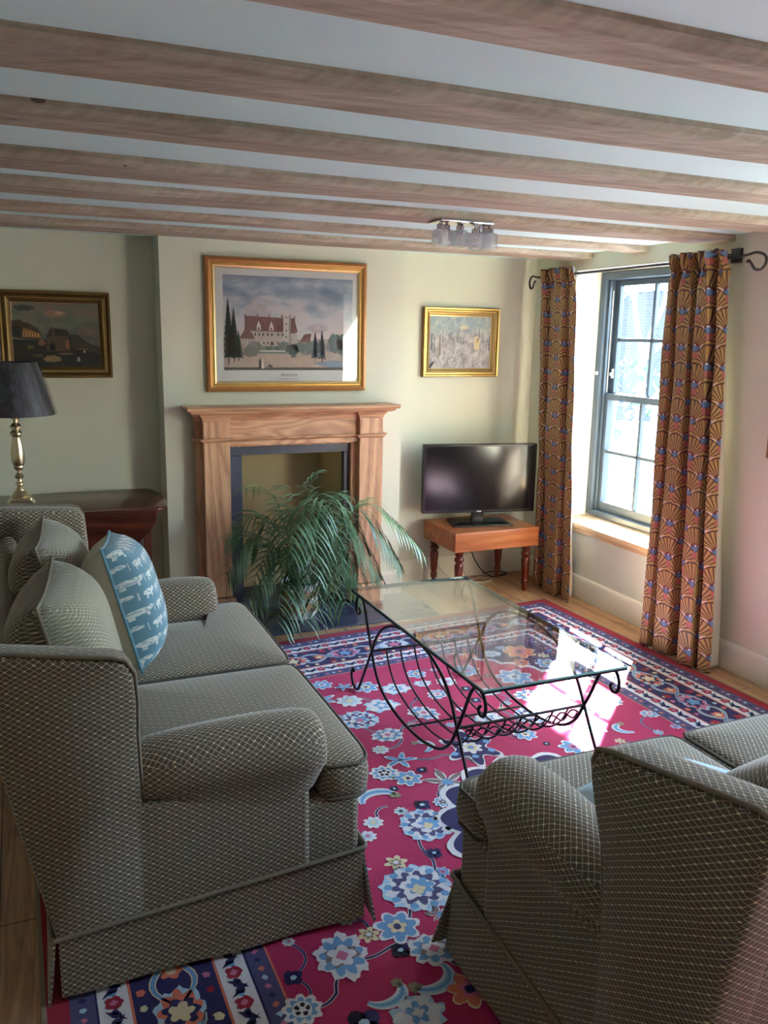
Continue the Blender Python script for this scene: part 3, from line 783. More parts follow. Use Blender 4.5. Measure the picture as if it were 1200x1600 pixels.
def cushion(root, nm, W_, H_, T_, mats, pipe, mtx, world_parent=True, ear=.1):
    vs, fs, side, seam = plump(None, W_, H_, T_, ear=ear)
    mb = MB(); 
    mb.v = [tuple(mtx @ Vector(v)) for v in vs]; mb.f = fs; mb.mi = [0 if s > 0 else 1 for s in side]
    mb.uv = [(v[0], v[1]) for v in vs]
    o = mb.build(nm, list(mats), root, smooth=80)
    p = MB().tube([mtx @ Vector(q) for q in seam], .0055, 7, closed=True).build('piping', pipe, o if nm != 'cover' else root, smooth=60)
    return o
def frame_from(c, nrm, up):
    w = Vector(nrm).normalized(); v = Vector(up); v = (v - w*v.dot(w)).normalized(); u = v.cross(w)
    return Matrix(((u.x,v.x,w.x,c[0]),(u.y,v.y,w.y,c[1]),(u.z,v.z,w.z,c[2]),(0,0,0,1)))

def make_sofa(label, loc, rz, L=1.56, dz=0.0, group=None, dfar=0.0):
    root = thing('sofa', loc, label, 'sofa', rz, group)
    B = lambda mb, nm, mat='sofa_fabric', par=None, **kw: mb.build(nm, mat, par or root, inv=False, **kw)
    F = 'sofa_fabric'
    # base rail
    mb = MB().box(-.006, .825, .012, L-.012, .15, .40); B(mb, 'base', bevel=.02, seg=3, boxuv=True, smooth=40)
    # skirt: four panels hanging, flared slightly, with open corners
    def panel(p0, p1, out, flare0=0, flare1=0):
        m_ = MB(); a, b, o = Vector(p0), Vector(p1), Vector(out); n = 24; rings = []
        d = (b-a).normalized()
        for k in range(n+1):
            f = k/n; base = a.lerp(b, f); rr = []
            wv = .004*sin(f*14)
            zt_ = .168 + .060*min(1, max(0, base.x/.83))
            for j, (z, fl) in enumerate(((zt_,0),(.16*zt_/.225,.004),(.08*zt_/.225,.011),(.014,.018))):
                sh_ = d*(-flare0*(1-f)**6 + flare1*f**6)*(1-(z-.014)/.21)
                rr.append(base + o*(fl+wv*(1-(z-.014)/.21)) + sh_ + Vector((0,0,z)))
            rr2 = [q - o*.007 for q in reversed(rr)]
            rings.append(rr+rr2)
        m_.loft(rings); B(m_, 'skirt', boxuv=True, smooth=50)
    panel((.0,.0,0), (.83,.0,0), (0,-1,0)); panel((.83,L,0), (.0,L,0), (0,1,0))
    panel((.838,.012,0), (.838,L-.012,0), (1,0,0), .06, .06); panel((-.012,L-.012,0), (-.012,.012,0), (-1,0,0), .05, .05)
    # corner pleats tucked behind the openings
    for x, y in ((.80,.03),(.80,L-.03),(.03,.03),(.03,L-.03)): B(MB().box(x-.03,x+.03,y-.03,y+.03,.02,.16), 'corner_pleat', bevel=.02, boxuv=True)
    z = .226; pp = [(-.010,-.004,z),(.834,-.004,z),(.842,.008,z),(.842,L-.008,z),(.834,L+.004,z),(-.010,L+.004,z),(-.016,L-.008,z),(-.016,.008,z)]
    dense = []
    for i in range(8):
        a, b = Vector(pp[i]), Vector(pp[(i+1) % 8])
        for q_ in (a, b): q_.z = .170 + .060*min(1, max(0, q_.x/.83))
        k = max(1, int((b-a).length/.012))
        dense += [a.lerp(b, j/k) for j in range(k)]
    B(MB().tube(dense, [.0062+.0016*(i % 2) for i in range(len(dense))], 6, closed=True), 'welt', 'sofa_piping', smooth=60)
    # wings (outer sides of the back)
    zt = .935+dz
    def prof(k=0, top=zt, fr=.0):
        # rear edge rakes backwards towards the top, front edge rounds over
        return [(-.006,.17),(-.05,.38),(-.080,.52),(-.112,.70),(-.138,.84),(-.150,top-.02),(-.145,top+.006),(-.125,top+.014),(-.04,top+.008),(.08,top-.004),(.160-fr,top-.012),(.192-fr,top-.022),(.212-fr,top-.055),(.219-fr,top-.14),(.218-fr,.70),(.222-fr,.60),(.226-fr,.50),(.228-fr,.17)]
    def flare(x, z):
        g = max(0, (z-.45)/.5); return g*g*(-.004 + .084*min(1, max(0, (x+.15)/.36)))
    def wing(ysgn, y0):
        mb = MB(); secs = []
        th = .115
        for t_, ins in ((0,.022),(.006,.010),(.016,.003),(.03,0),(.08,0),(.10,.004),(.11,.012),(.115,.03)):
            r = []
            cx, cz = .06, .6
            for x, z in prof():
                fl = flare(x, z)
                k = 1-ins/.16
                xx = cx+(x-cx)*(1-ins/.25); zz = z - (ins*1.0 if z > .8 else 0)
                if ysgn < 0 and z > .75: zz += dfar*min(1, (z-.75)/.12)
                r.append(Vector((xx, y0 + ysgn*(t_ - fl), zz)))
            secs.append(r)
        mb.loft(secs); return mb
    B(wing(1, .0), 'side_wing', boxuv=True, smooth=50); B(wing(-1, L), 'side_wing', boxuv=True, smooth=50)
    # piping down the front edge of each wing's outer face
    for ys, y0 in ((1,0),(-1,L)):
        path = []
        pr = prof()[5:]
        for x, z in pr[:-1]:
            path.append(Vector((.06+(x-.06)*(1-.004/.25)+.001, y0+ys*(.012-flare(x,z)), z+(.001 if z > .8 else 0)+(dfar if ys < 0 and z > .75 else 0)*min(1,(z-.75)/.12))))
        q = []
        for i in range(len(path)-1):
            for k in range(6): q.append(path[i].lerp(path[i+1], k/6))
        B(MB().tube(q, .0055, 7), 'piping', 'sofa_piping', smooth=60)
    # back between the wings, dipping in the middle
    mb = MB(); secs = []
    for k in range(21):
        f = k/20; y = .10+(L-.20)*f; e = abs(2*f-1); top = .80+dz+.10*e**4; fr = .10
        secs.append([Vector((x, y, min(z, top-.02*(x-.02)/.1 if z > .8 else z))) for x, z in [(-.004,.24),(-.048,.38),(-.078,.52),(-.110,.70),(-.118,.76),(-.114,top-.02),(-.10,top),(-.085,top+.004),(-.062,top-.006),(-.048,top-.03),(-.035,.70),(.01,.5),(.06,.30)]])
    mb.loft(secs); B(mb, 'backrest', boxuv=True, smooth=50)
    # side bodies under the arms and the rolled arms
    def arm(ys, y0):
        mb = MB(); mb.box(.0,.672,min(y0,y0+ys*.19),max(y0,y0+ys*.19),.165,.50)
        B(mb, 'side_panel', bevel=.018, seg=3, boxuv=True, smooth=40)
        sec = [(.002,.44),(-.004,.50),(-.020,.545),(-.026,.585),(-.016,.625),(.012,.652),(.05,.668),(.09,.670),(.13,.660),(.165,.632),(.185,.59),(.192,.54),(.192,.44)]
        m_ = MB(); rings = []
        for x, sh_, dz_, yo in ((.15,.9,-.04,.03),(.215,.94,-.036,.024),(.26,.98,-.032,.012),(.33,1,-.026,.002),(.42,1,-.021,0),(.54,1.02,-.020,-.002),(.62,1.03,-.024,-.004),(.665,1.02,-.026,-.004),(.692,.975,-.026,-.002),(.71,.91,-.026,0),(.719,.80,-.026,0),(.722,.66,-.024,0)):
            cy, cz = .088, .56
            rings.append([Vector((x - (.028 if z < .47 else 0)*(1 if x > .66 else 0), y0+ys*(cy+(y-cy)*sh_+yo*(1 if y < .1 else 0)), cz+(z-cz)*sh_+ (dz_ if z > .5 else 0))) for y, z in sec])
        m_.loft(rings); 
        # uv that runs round the roll so the lattice is continuous
        o = B(m_, 'armrest', boxuv=True, smooth=60)
    arm(1, 0); arm(-1, L)
    # T shaped seat cushions
    for k in (0, 1):
        if k == 0: out = [(.215,.20),(.700,.20),(.712,.19),(.718,.02),(.735,.0),(.83,-.004),(.857,.02),(.866,.08),(.868,.4),(.866,.70),(.858,.762),(.84,.775),(.215,.775)]
        else: out = [(x, L-y) for x, y in [(.215,.20),(.700,.20),(.712,.19),(.718,.02),(.735,.0),(.83,-.004),(.857,.02),(.866,.08),(.868,.4),(.866,.70),(.858,.762),(.84,.775),(.215,.775)]]
        # resample the outline evenly
        P = [Vector((x,y,0)) for x,y in out]; tot = []; n = 96
        seg = [(P[(i+1) % len(P)]-P[i]).length for i in range(len(P))]; T = sum(seg); acc = 0; i = 0
        for q in range(n):
            d = T*q/n
            while acc+seg[i] < d: acc += seg[i]; i += 1
            tot.append(P[i].lerp(P[(i+1) % len(P)], (d-acc)/seg[i]))
        cen = Vector((.60, .44 if k == 0 else L-.44, 0))
        def ring(kk, z, crown=0):
            r = []
            for p in tot:
                v = cen + (p-cen)*kk; r.append(Vector((v.x, v.y, z)))
            return r
        mb = MB(); zc = .446; hh = .058
        ks = [(.60,-1),(.90,-1),(.955,-.93),(.985,-.7),(.998,-.35),(1.0,0),(.998,.35),(.985,.72),(.955,.95),(.90,1.06),(.80,1.18),(.6,1.32),(.4,1.40),(.2,1.44),(.05,1.45)]
        rings = [ring(a_, zc+hh*b_) for a_, b_ in ks]
        mb.loft(rings)
        o = B(mb, 'seat_cushion', boxuv=True, smooth=70)
        for a_, b_ in ((.972,.86),(.972,-.86)):
            MB().tube(ring(a_+.008, zc+hh*b_), .0055, 7, closed=True).build('piping', 'piping_dark', o, inv=False, smooth=60)
    return root

SG = 'matching lattice fabric sofas'
s1 = make_sofa('grey-brown lattice fabric two-seat sofa by the wooden drop-leaf table, facing right', (0, 2.03, .012), 0, dfar=.05)
s2 = make_sofa('grey-brown lattice fabric sofa at lower right, seen from its arm and back', (1.015+1.56, .985, .012), pi/2, dz=.018)

# back pillows and scatter cushions
def pillow(label, name, size, th, c, nrm, up, mats, pipe, ear=.08):
    t = thing(name, (c[0], c[1], c[2]-size[1]/2), label, 'cushion')
    cushion(t, 'cover', size[0], size[1], th, mats, pipe, frame_from(c, nrm, up), ear=ear)
pillow('sage lattice back pillow standing nearest the viewer on the left sofa', 'back_pillow', (.52,.48), .30, (.085,2.66,.715), (1,-.12,.22), (-.2,0,1), ('pillow_sage','sofa_fabric'), 'sofa_piping')
pillow('sage lattice back pillow behind the other, at the far end of the left sofa', 'back_pillow', (.50,.49), .28, (.085,3.19,.745), (1,-.08,.22), (-.2,0,1), ('pillow_sage','sofa_fabric'), 'sofa_piping')
pillow('teal scatter cushion printed with pale sheep, cream back, on the left sofa', 'scatter_cushion', (.41,.445), .25, (.30,3.02,.755), (.96,-.13,.26), (-.26,.12,1), ('blue_print','cream_linen'), 'blue_print', ear=.05)
pillow('lattice fabric back pillow at the right edge of the nearer sofa', 'back_pillow', (.50,.46), .20, (1.66,1.27,.66), (-.1,.62,.78), (0,-.6,.8), ('sofa_fabric','sofa_fabric'), 'sofa_piping')
pillow('pale blue scatter cushion tucked behind the wing of the nearer sofa', 'scatter_cushion', (.46,.42), .11, (1.43,1.42,.590), (.02,.16,.98), (.2,-.9,.15), ('pale_blue','pale_blue'), 'pale_blue', ear=.03)

# ------------------------------------------------------------------ coffee table
ct = thing('coffee_table', (1.68, 2.935, .014), 'low glass topped coffee table with scrolled black iron legs on the rug', 'coffee table')
CYm = 2.935; ZR = .014
def spline(pts, n=8):
    P = [Vector(p) for p in pts]; out = []
    for i in range(len(P)-1):
        p0 = P[max(0,i-1)]; p1 = P[i]; p2 = P[i+1]; p3 = P[min(len(P)-1,i+2)]
        for k in range(n):
            t = k/n; out.append(.5*((2*p1)+(-p0+p2)*t+(2*p0-5*p1+4*p2-p3)*t*t+(-p0+3*p1-3*p2+p3)*t**3))
    out.append(P[-1]); return out
A = [(.555,.405),(.538,.402),(.530,.420),(.545,.445),(.575,.447),(.592,.420),(.585,.455),(.560,.482),(.525,.487),(.495,.465),(.470,.40),(.44,.33),(.412,.272),(.37,.20),(.30,.135),(.20,.098),(.10,.083),(0,.08)]
A = [(.572,.428),(.560,.412),(.575,.396),(.600,.405),(.608,.435),(.596,.468),(.565,.487),(.530,.480),(.503,.450),(.475,.395),(.445,.33),(.412,.270),(.365,.190),(.29,.130),(.19,.098),(.09,.083),(0,.08)]
Bc = [(.628,.085),(.640,.098),(.655,.088),(.662,.060),(.648,.030),(.615,.010),(.580,.016),(.556,.045),(.52,.10),(.465,.185),(.412,.272),(.355,.36),(.28,.425),(.18,.468),(.08,.486),(0,.489)]
IR = .0065
for x in (1.40, 1.965):
    for nm, cv in (('scroll_bar', A), ('leg_arch', Bc)):
        h = [(-a, b) for a, b in cv] + [(a, b) for a, b in reversed(cv)][1:]
        pth = spline([(x + (.006 if nm == 'leg_arch' else -.006)*0, CYm+a, max(b, .0085)+ZR-.001) for a, b in h], 6)
        MB().tube(pth, IR, 8).build(nm, 'iron', ct, smooth=60)
for yy in (CYm-.412, CYm+.412): MB().tube([(1.40,yy,.284),(1.965,yy,.284)], .006, 8).build('cross_bar', 'iron', ct, smooth=60)
MB().tube([(1.40,CYm+.02,.092),(1.965,CYm+.02,.092)], .005, 8).build('cross_bar', 'iron', ct, smooth=60)
U = [(a, b) for a, b in A if a <= .412]
for k in range(7):
    x = 1.40 + .565*(k+1)/8
    h = [(a, b) for a, b in U] + [(-a, b) for a, b in reversed(U)][1:]
    MB().tube(spline([(x, CYm+a, b+ZR+.004) for a, b in h], 5), .0042, 6).build('rack_rod', 'iron', ct, smooth=60)
for ph in (0, pi):
    MB().tube([(1.44+.50*i/60, CYm-.408+.006*cos(ph+i*.5), .255+.014*sin(ph+i*.52)-.03*sin(pi*i/60)*.4) for i in range(61)], .0036, 6).build('twisted_lattice', 'iron', ct, smooth=60)
gx0, gx1, gy0, gy1 = 1.378, 1.987, 2.312, 3.558
mb = MB(); t = .013
for a in ((gx0,gx1,gy0,gy0+t),(gx0,gx1,gy1-t,gy1),(gx0,gx0+t,gy0+t,gy1-t),(gx1-t,gx1,gy0+t,gy1-t)): mb.box(*a, .508, .518)
mb.build('top_frame', 'iron', ct, bevel=.002)
MB().box(gx0+.002, gx1-.002, gy0+.002, gy1-.002, .5185, .5245).build('glass_top', 'table_glass', ct)
mb = MB()
for a in ((gx0+.001,gx1-.001,gy0+.0005,gy0+.0018),(gx0+.001,gx1-.001,gy1-.0018,gy1-.0005),(gx0+.0005,gx0+.0018,gy0+.001,gy1-.001),(gx1-.0018,gx1-.0005,gy0+.001,gy1-.001)): mb.box(*a, .5184, .5246)
mb.build('glass_edge', 'glass_edge', ct)

# ------------------------------------------------------------------ stool under the television
st = thing('stool', (2.83, 4.87, 0), 'reddish wooden box stool on turned legs under the television', 'stool')
sx0, sx1, sy0, sy1 = 2.512, 3.145, 4.645, 5.105
mb = MB().box(sx0, sx1, sy0, sy1, .325, .443); mb.build('box_body', 'stool_wood', st, bevel=.004)
MB().box(sx0-.004, sx1+.004, sy0-.004, sy1+.004, .4435, .453).build('lid', 'stool_wood', st, bevel=.004)
prof = [(.014,0),(.017,.01),(.013,.045),(.022,.05),(.024,.058),(.020,.066),(.026,.072),(.022,.08),(.016,.088),(.022,.10),(.027,.17),(.030,.225),(.026,.232),(.018,.240),(.030,.252),(.033,.264),(.028,.276),(.018,.283),(.028,.292),(.030,.298),(.024,.304),(.030,.312),(.030,.325)]
for x in (sx0+.06, sx1-.06):
    for y in (sy0+.05, sy1-.05):
        MB().lathe(prof, (x,y,0), 20).build('leg', 'turned_wood', st, smooth=50)

# television
rz = -.20; tc = Vector((2.81, 4.89, 0))
tv = thing('television', (tc.x, tc.y, .4535), 'black flat screen television on a glossy foot, on the wooden stool', 'television', 0)
RT = Matrix.Translation(tc) @ Matrix.Rotation(rz, 4, 'Z')
def tvb(nm, mat, x0, x1, y0, y1, z0, z1, **kw):
    mb = MB().box(x0,x1,y0,y1,z0,z1); mb.v = [tuple(RT @ Vector(v)) for v in mb.v]; return mb.build(nm, mat, tv, **kw)
tvb('bezel', 'black_plastic', -.395,.395,-.02,.028,.528,.993, bevel=.004)
tvb('screen', 'tv_screen', -.379,.379,-.0215,-.019,.548,.978)
tvb('rear_housing', 'black_plastic', -.30,.30,.028,.06,.56,.88, bevel=.015)
tvb('neck', 'black_plastic', -.04,.04,-.005,.03,.465,.56, bevel=.004)
mb = MB(); o1 = [(-.20,-.13),(.20,-.13),(.21,-.12),(.19,.10),(-.19,.10),(-.21,-.12)]
mb.loft([[Vector((x,y,.4535)) for x,y in o1],[Vector((x,y,.464)) for x,y in o1],[Vector((x*.7,y*.6,.474)) for x,y in o1]])
mb.v = [tuple(RT @ Vector(v)) for v in mb.v]; mb.build('foot', 'black_plastic', tv, bevel=.002)
tvb('badge', 'tv_silver', -.016,.016,-.0225,-.02,.533,.541)

# cables behind the stool
tag(MB().tube(spline([(2.60,5.115,.30),(2.62,5.11,.14),(2.70,5.08,.03),(2.78,5.02,.006),(2.90,4.95,.006),(3.0,4.98,.006),(2.96,5.06,.006),(2.86,5.06,.006),(2.82,5.10,.1),(2.85,5.12,.32)],8), .004, 6).build('cable', 'cable_white', smooth=60), 'white cable looping on the floor behind the stool', 'cable')
tag(MB().tube(spline([(2.88,5.11,.32),(2.89,5.10,.2),(2.95,5.09,.08),(3.02,5.05,.012),(3.10,5.05,.0055),(3.18,5.08,.0055),(3.14,5.11,.02),(3.0,5.12,.016)],8), .0042, 6).build('cable', 'cable_black', smooth=60), 'black cable hanging behind the stool beside the left curtain', 'cable')

# ------------------------------------------------------------------ curtains, rod
zr = lambda y: 2.094 + (4.1-y)*.0055
rod = thing('curtain_rod', (3.27, 4.05, 2.09), 'wrought iron curtain rod with shepherd crook ends above the window', 'curtain rod')
MB().tube([(3.262,5.0,zr(5)),(3.262,3.24,zr(3.24))], .0075, 10).build('pole', 'wrought', rod, smooth=60)
for y0, sg in ((3.24,-1),(5.0,1)):
    k = .62 if sg > 0 else 1
    pts = [(3.262,y0,zr(y0)),(3.262,y0+sg*.05*k,zr(y0)+.005),(3.262,y0+sg*.10*k,zr(y0)+.012),(3.262,y0+sg*.15*k,zr(y0)-.004),(3.262,y0+sg*.162*k,zr(y0)-.036),(3.262,y0+sg*.14*k,zr(y0)-.066),(3.262,y0+sg*.10*k,zr(y0)-.066),(3.262,y0+sg*.075*k,zr(y0)-.040),(3.262,y0+sg*.055*k,zr(y0)-.022),(3.262,y0+sg*.045*k,zr(y0)-.030)]
    MB().tube(spline(pts,6), .0065, 8).build('crook_finial', 'wrought', rod, smooth=60)
for y0 in (3.34, 4.78):
    mb = MB().box(3.33,3.349,y0-.03,y0+.03,zr(y0)-.02,zr(y0)+.05).box(3.262,3.335,y0-.012,y0+.012,zr(y0)+.008,zr(y0)+.02)
    mb.build('bracket', 'wrought', rod, smooth=40)
    MB().tube(spline([(3.335,y0+.02,zr(y0)+.01),(3.30,y0+.05,zr(y0)+.012),(3.27,y0+.06,zr(y0)+.045),(3.25,y0+.065,zr(y0)+.04)],6), .006, 6).build('hook', 'wrought', rod, smooth=40)
def curtain(label, y0, y1, yb0, yb1, z0, folds, amp, seed, ret=0):
    """y0..y1 at the heading, yb0..yb1 at the hem"""
    R = random.Random(seed)
    yc = (y0+y1)/2; t = thing('curtain', (3.24, yc, z0), label, 'curtain', group='pair of patterned curtains at the window')
    NU, NV = 260, 90; ztop = 2.135
    ph = [R.uniform(-.35,.35) for _ in range(folds*2+3)]
    W_cloth = 1
    mb = MB(); uv = []
    def P(f, g):
        s = 1-g; spread = s**.8
        nk = math.exp(-((g-.955)/.012)**2)
        a = y0 + (yb0-y0)*spread; b = y1 + (yb1-y1)*spread
        k = f*folds; kk = int(k); p = ph[kk]*(1-(k-kk)) + ph[kk+1]*(k-kk)
        ang = 2*pi*(k + p*.6*s + .02*sin(g*7+kk))
        A_ = amp*(.5+.5*s)*(1-.5*nk)
        c_ = cos(ang); w_ = math.tanh(3.2*(c_+.35))
        x = (3.252 if ret > 0 else 3.232) - A_*w_ - .012*s
        dn = (b-a)/(2*pi*folds)*(.70 if g < .92 else .4)
        y = a + (b-a)*f + dn*sin(ang)*min(1, f*folds*2, (1-f)*folds*2) + A_*.10*sin(2*ang)
        x += .045*math.exp(-((f if ret < 0 else 1-f)/.05)) if ret else 0
        if g > .925:
            q = min(1,(g-.925)/.03)
            x += .014*cos(f*2*pi*folds*4.0+seed)*q
            y += .004*sin(f*2*pi*folds*3)*q
        x += .005*sin(g*9+f*11) + .003*sin(g*23+f*31)
        return x, y
    us = [0]
    for i in range(NU):
        (xa, ya), (xc, yc_) = P(i/NU, .45), P((i+1)/NU, .45); us.append(us[-1] + sqrt((xa-xc)**2+(ya-yc_)**2))
    for i in range(NU+1):
        for j in range(NV+1):
            g = j/NV; x, y = P(i/NU, g)
            mb.v.append((x, y, z0 + (ztop-z0)*g)); uv.append((us[i], z0 + (ztop-z0)*g))
    for i in range(NU):
        for j in range(NV):
            mb.f.append([i*(NV+1)+j, i*(NV+1)+j+1, (i+1)*(NV+1)+j+1, (i+1)*(NV+1)+j]); mb.mi.append(0)
    mb.uv = uv
    co = mb.build('cloth', ['curtain_print', 'lining'], t, smooth=70)
    # make the printed side face the room (-x)
    if sum(p.normal.x*p.area for p in co.data.polygons) > 0: co.data.flip_normals()
    md = co.modifiers.new('thickness', 'SOLIDIFY'); md.thickness = .003; md.offset = -1; md.material_offset = 1; md.use_rim = True
    for k in range(7):
        y = y0 + (y1-y0)*(k+.5)/7
        MB().tube([(3.262+.016*cos(q*pi/6), y, zr(y)-.002+.016*sin(q*pi/6)) for q in range(12)], .002, 6, closed=True).build('curtain_ring', 'wrought', t, smooth=60)
    return t
curtain('ochre curtain printed with fans and blue birds, left of the window behind the television', 4.54, 4.96, 4.33, 4.79, .012, 2, .056, 3, ret=1)
curtain('ochre curtain printed with fans and blue birds, right of the window, the larger in view', 3.30, 3.66, 3.09, 3.56, .012, 3, .085, 8, ret=-1)

# ------------------------------------------------------------------ pictures
def frame(t, x0, x1, z0, z1, yb, prof, mats, nm='frame'):
    """prof: list of (inset, depth out of wall, material index) swept round a rectangle"""
    mb = MB(); n = len(prof)
    rings = []
    for ins, dep, mi in prof:
        rings.append([Vector(p) for p in [(x0+ins,yb-dep,z0+ins),(x1-ins,yb-dep,z0+ins),(x1-ins,yb-dep,z1-ins),(x0+ins,yb-dep,z1-ins)]])
    for i in range(n-1):
        mb.cur = prof[i][2]; mb.loft([rings[i], rings[i+1]], cap=False)
    mb.cur = 0; mb.add([v for v in rings[0]], [(0,1,2,3)])
    return mb.build(nm, mats, t)
class Pic:
    """flat painted layer stack on a picture plane, u,v from 0..1"""
    def __init__(s, x0, x1, z0, z1, y): s.b = (x0,x1,z0,z1,y); s.mb = MB(); s.cols = []; s.mats = []
    def mi(s, c):
        if c not in s.cols:
            s.cols.append(c)
            if isinstance(c, str): s.mats.append(M[c])
            else:
                m = Mat('paint_%d' % len(bpy.data.materials), c, .7); n = m.noise(scale=120, detail=4, rough=.7); n2 = m.noise(scale=26, detail=4)
                m.set('Base Color', m.mix((n*.5+n2*.5).sat(), tuple(x*.55 for x in c), tuple(min(1,x*1.5) for x in c))); s.mats.append(m.mat)
        return s.cols.index(c)
    def poly(s, pts, c, lay):
        x0,x1,z0,z1,y = s.b; s.mb.cur = s.mi(c); n = len(pts)
        v = [(x0+(x1-x0)*min(1,max(0,p[0])), y-.0003*lay, z0+(z1-z0)*min(1,max(0,p[1]))) for p in pts]
        cx = sum(q[0] for q in v)/n; cz = sum(q[2] for q in v)/n
        s.mb.add([(cx, y-.0003*lay, cz)]+v, [(0,1+i,1+(i+1)%n) for i in range(n)])
    def rect(s, a, b, c, d, col, lay): s.poly([(a,c),(b,c),(b,d),(a,d)], col, lay)
    def blob(s, cx, cy, rx, ry, col, lay, seed=0, d=.25, n=26):
        R = random.Random(seed); f = jag(seed, 7, d)
        s.poly([(cx+rx*f(2*pi*i/n)*cos(2*pi*i/n), cy+ry*f(2*pi*i/n)*sin(2*pi*i/n)) for i in range(n)], col, lay)
    def fir(s, x, y0, y1, w, col, lay):
        s.rect(x-.003, x+.003, y0, y0+(y1-y0)*.3, srgb(50,48,44), lay)
        n = 9
        for k in range(n):
            f = k/n; yb = y0+(y1-y0)*(.1+.8*f); ww = w*(1-f)**.85+.003
            s.poly([(x-ww, yb-.004),(x, yb+.01),(x+ww, yb-.006),(x+ww*.3, yb+(y1-y0)*.16),(x, yb+(y1-y0)*.2),(x-ww*.3, yb+(y1-y0)*.16)], col, lay)
    def build(s, nm, par): return s.mb.build(nm, s.mats, par)
def sky_mat(name, stops, vmin, vmax, sc=6):
    m = Mat(name, (.5,.5,.5), .75); x, y, z = m.xyz()
    n = m.noise(m.vec(x, 0.0, z*1.8), scale=sc, detail=5, rough=.55, dist=.3); g = (z-vmin)/(vmax-vmin)
    m.set('Base Color', m.ramp((g*.55 + n*.9 - .22).sat(), stops)); M[name] = m.mat

# -- large print over the mantel
p1 = thing('framed_picture', (1.49, 4.925, 1.352), 'large gold framed print of a castle among fir trees, above the mantel', 'picture')
x0, x1, z0, z1 = .999, 1.983, 1.352, 2.112
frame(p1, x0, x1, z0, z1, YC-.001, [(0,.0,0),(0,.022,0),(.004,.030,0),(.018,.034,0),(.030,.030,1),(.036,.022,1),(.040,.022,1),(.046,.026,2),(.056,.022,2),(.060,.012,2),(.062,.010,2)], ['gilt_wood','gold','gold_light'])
MB().box(x0+.055,x1-.055,YC-.012,YC-.008,z0+.055,z1-.055).build('mount_board', 'mat_board', p1)
sky_mat('print_sky', [(.25, srgb(206,198,196)), (.48, srgb(188,190,196)), (.62, srgb(140,156,170)), (.8, srgb(104,128,148))], 1.6, 2.06)
ix0, ix1, iz0, iz1 = x0+.103, x1-.088, z0+.125, z1-.098
P = Pic(ix0, ix1, iz0, iz1, YC-.0125)
P.rect(0,1,.3,1,'print_sky',0); P.rect(0,1,0,.34,srgb(168,158,146),1)
P.blob(.25,.62,.12,.12,srgb(176,172,176),1,3,.3); P.blob(.72,.46,.1,.06,srgb(174,166,172),1,5,.3)
P.poly([(0,.1),(.25,.17),(.5,.16),(.8,.12),(1,.1),(1,.0),(0,0)], srgb(176,160,144),2)
P.rect(0,1,0,.03,srgb(90,86,84),3); P.poly([(.68,.08),(.85,.11),(1,.09),(1,.03),(.8,.03)], srgb(120,140,156),3)
P.rect(.18,.48,.18,.26,srgb(112,128,118),3); P.rect(.2,.46,.2,.215,srgb(200,200,190),4)
# main house
P.poly([(.155,.42),(.165,.58),(.45,.565),(.45,.41)], srgb(112,76,76),4); P.rect(.165,.45,.27,.42,srgb(178,166,156),4)
P.poly([(.50,.40),(.51,.565),(.535,.565),(.56,.42),(.54,.40)], srgb(104,70,72),4); P.poly([(.505,.29),(.505,.36),(.535,.42),(.56,.36),(.56,.29)], srgb(176,170,162),4)
P.rect(.157,.165,.42,.60,srgb(96,74,74),5); P.rect(.533,.541,.5,.59,srgb(96,74,74),5)
for x in (.255,.343,.44): P.rect(x-.006,x+.006,.555,.60,srgb(120,88,84),5)
for x in (.262,.358):
    P.poly([(x-.017,.43),(x-.015,.47),(x,.53),(x+.015,.47),(x+.017,.43)], srgb(206,202,196),5); P.rect(x-.006,x+.006,.435,.46,srgb(70,60,60),6)
for k, x in enumerate((.235,.265,.295,.33,.362,.41,.445)): P.rect(x-.006,x+.006,.37,.398,srgb(60,54,54),5)
for x in (.24,.30,.33,.405): P.rect(x-.005,x+.005,.285,.305,srgb(60,54,54),5)
P.rect(.352,.372,.27,.305,srgb(60,54,54),5)
P.rect(.455,.508,.28,.60,srgb(186,180,172),6); P.rect(.493,.508,.28,.60,srgb(140,134,130),7); P.rect(.452,.511,.60,.615,srgb(196,190,182),7)
for z in (.35,.42,.49,.56): P.rect(.468,.476,z,z+.022,srgb(66,62,66),8)
P.poly([(.115,.34),(.15,.42),(.17,.455),(.21,.40),(.235,.33)], srgb(116,80,76),7); P.rect(.135,.23,.27,.34,srgb(190,180,168),7)
for x in (.145,.165,.185,.205,.222): P.rect(x-.002,x+.002,.27,.34,srgb(92,70,62),8)
P.poly([(.58,.31),(.61,.39),(.67,.405),(.66,.31)], srgb(124,92,90),5); P.poly([(.66,.31),(.67,.405),(.69,.31)], srgb(190,184,178),5)
for i in range(26):
    R = random.Random(i); x = R.uniform(.12,1.0); 
    if .26 < x < .44: continue
    P.blob(x, R.uniform(.17,.27), R.uniform(.03,.06), R.uniform(.05,.09), (srgb(84,102,98), srgb(104,118,112), srgb(124,126,124), srgb(70,88,90))[i % 4], 8+i % 3, i, .3)
for x in (.86,.93,.99): P.blob(x,.30,.06,.12,srgb(88,108,110),9,int(x*50),.25)
P.blob(.2,.20,.07,.07,srgb(110,114,106),11,4,.3)
for x in (.34,.40,.24): P.blob(x,.235,.03,.025,srgb(84,100,92),9,int(x*70),.3)
P.fir(.035,.06,.76,.05,srgb(44,68,66),12); P.fir(.075,.08,.66,.05,srgb(52,76,72),12); P.fir(.11,.10,.42,.035,srgb(58,82,78),12)
P.fir(.70,.10,.42,.03,srgb(58,80,92),12); P.fir(.755,.09,.44,.03,srgb(58,80,92),12)
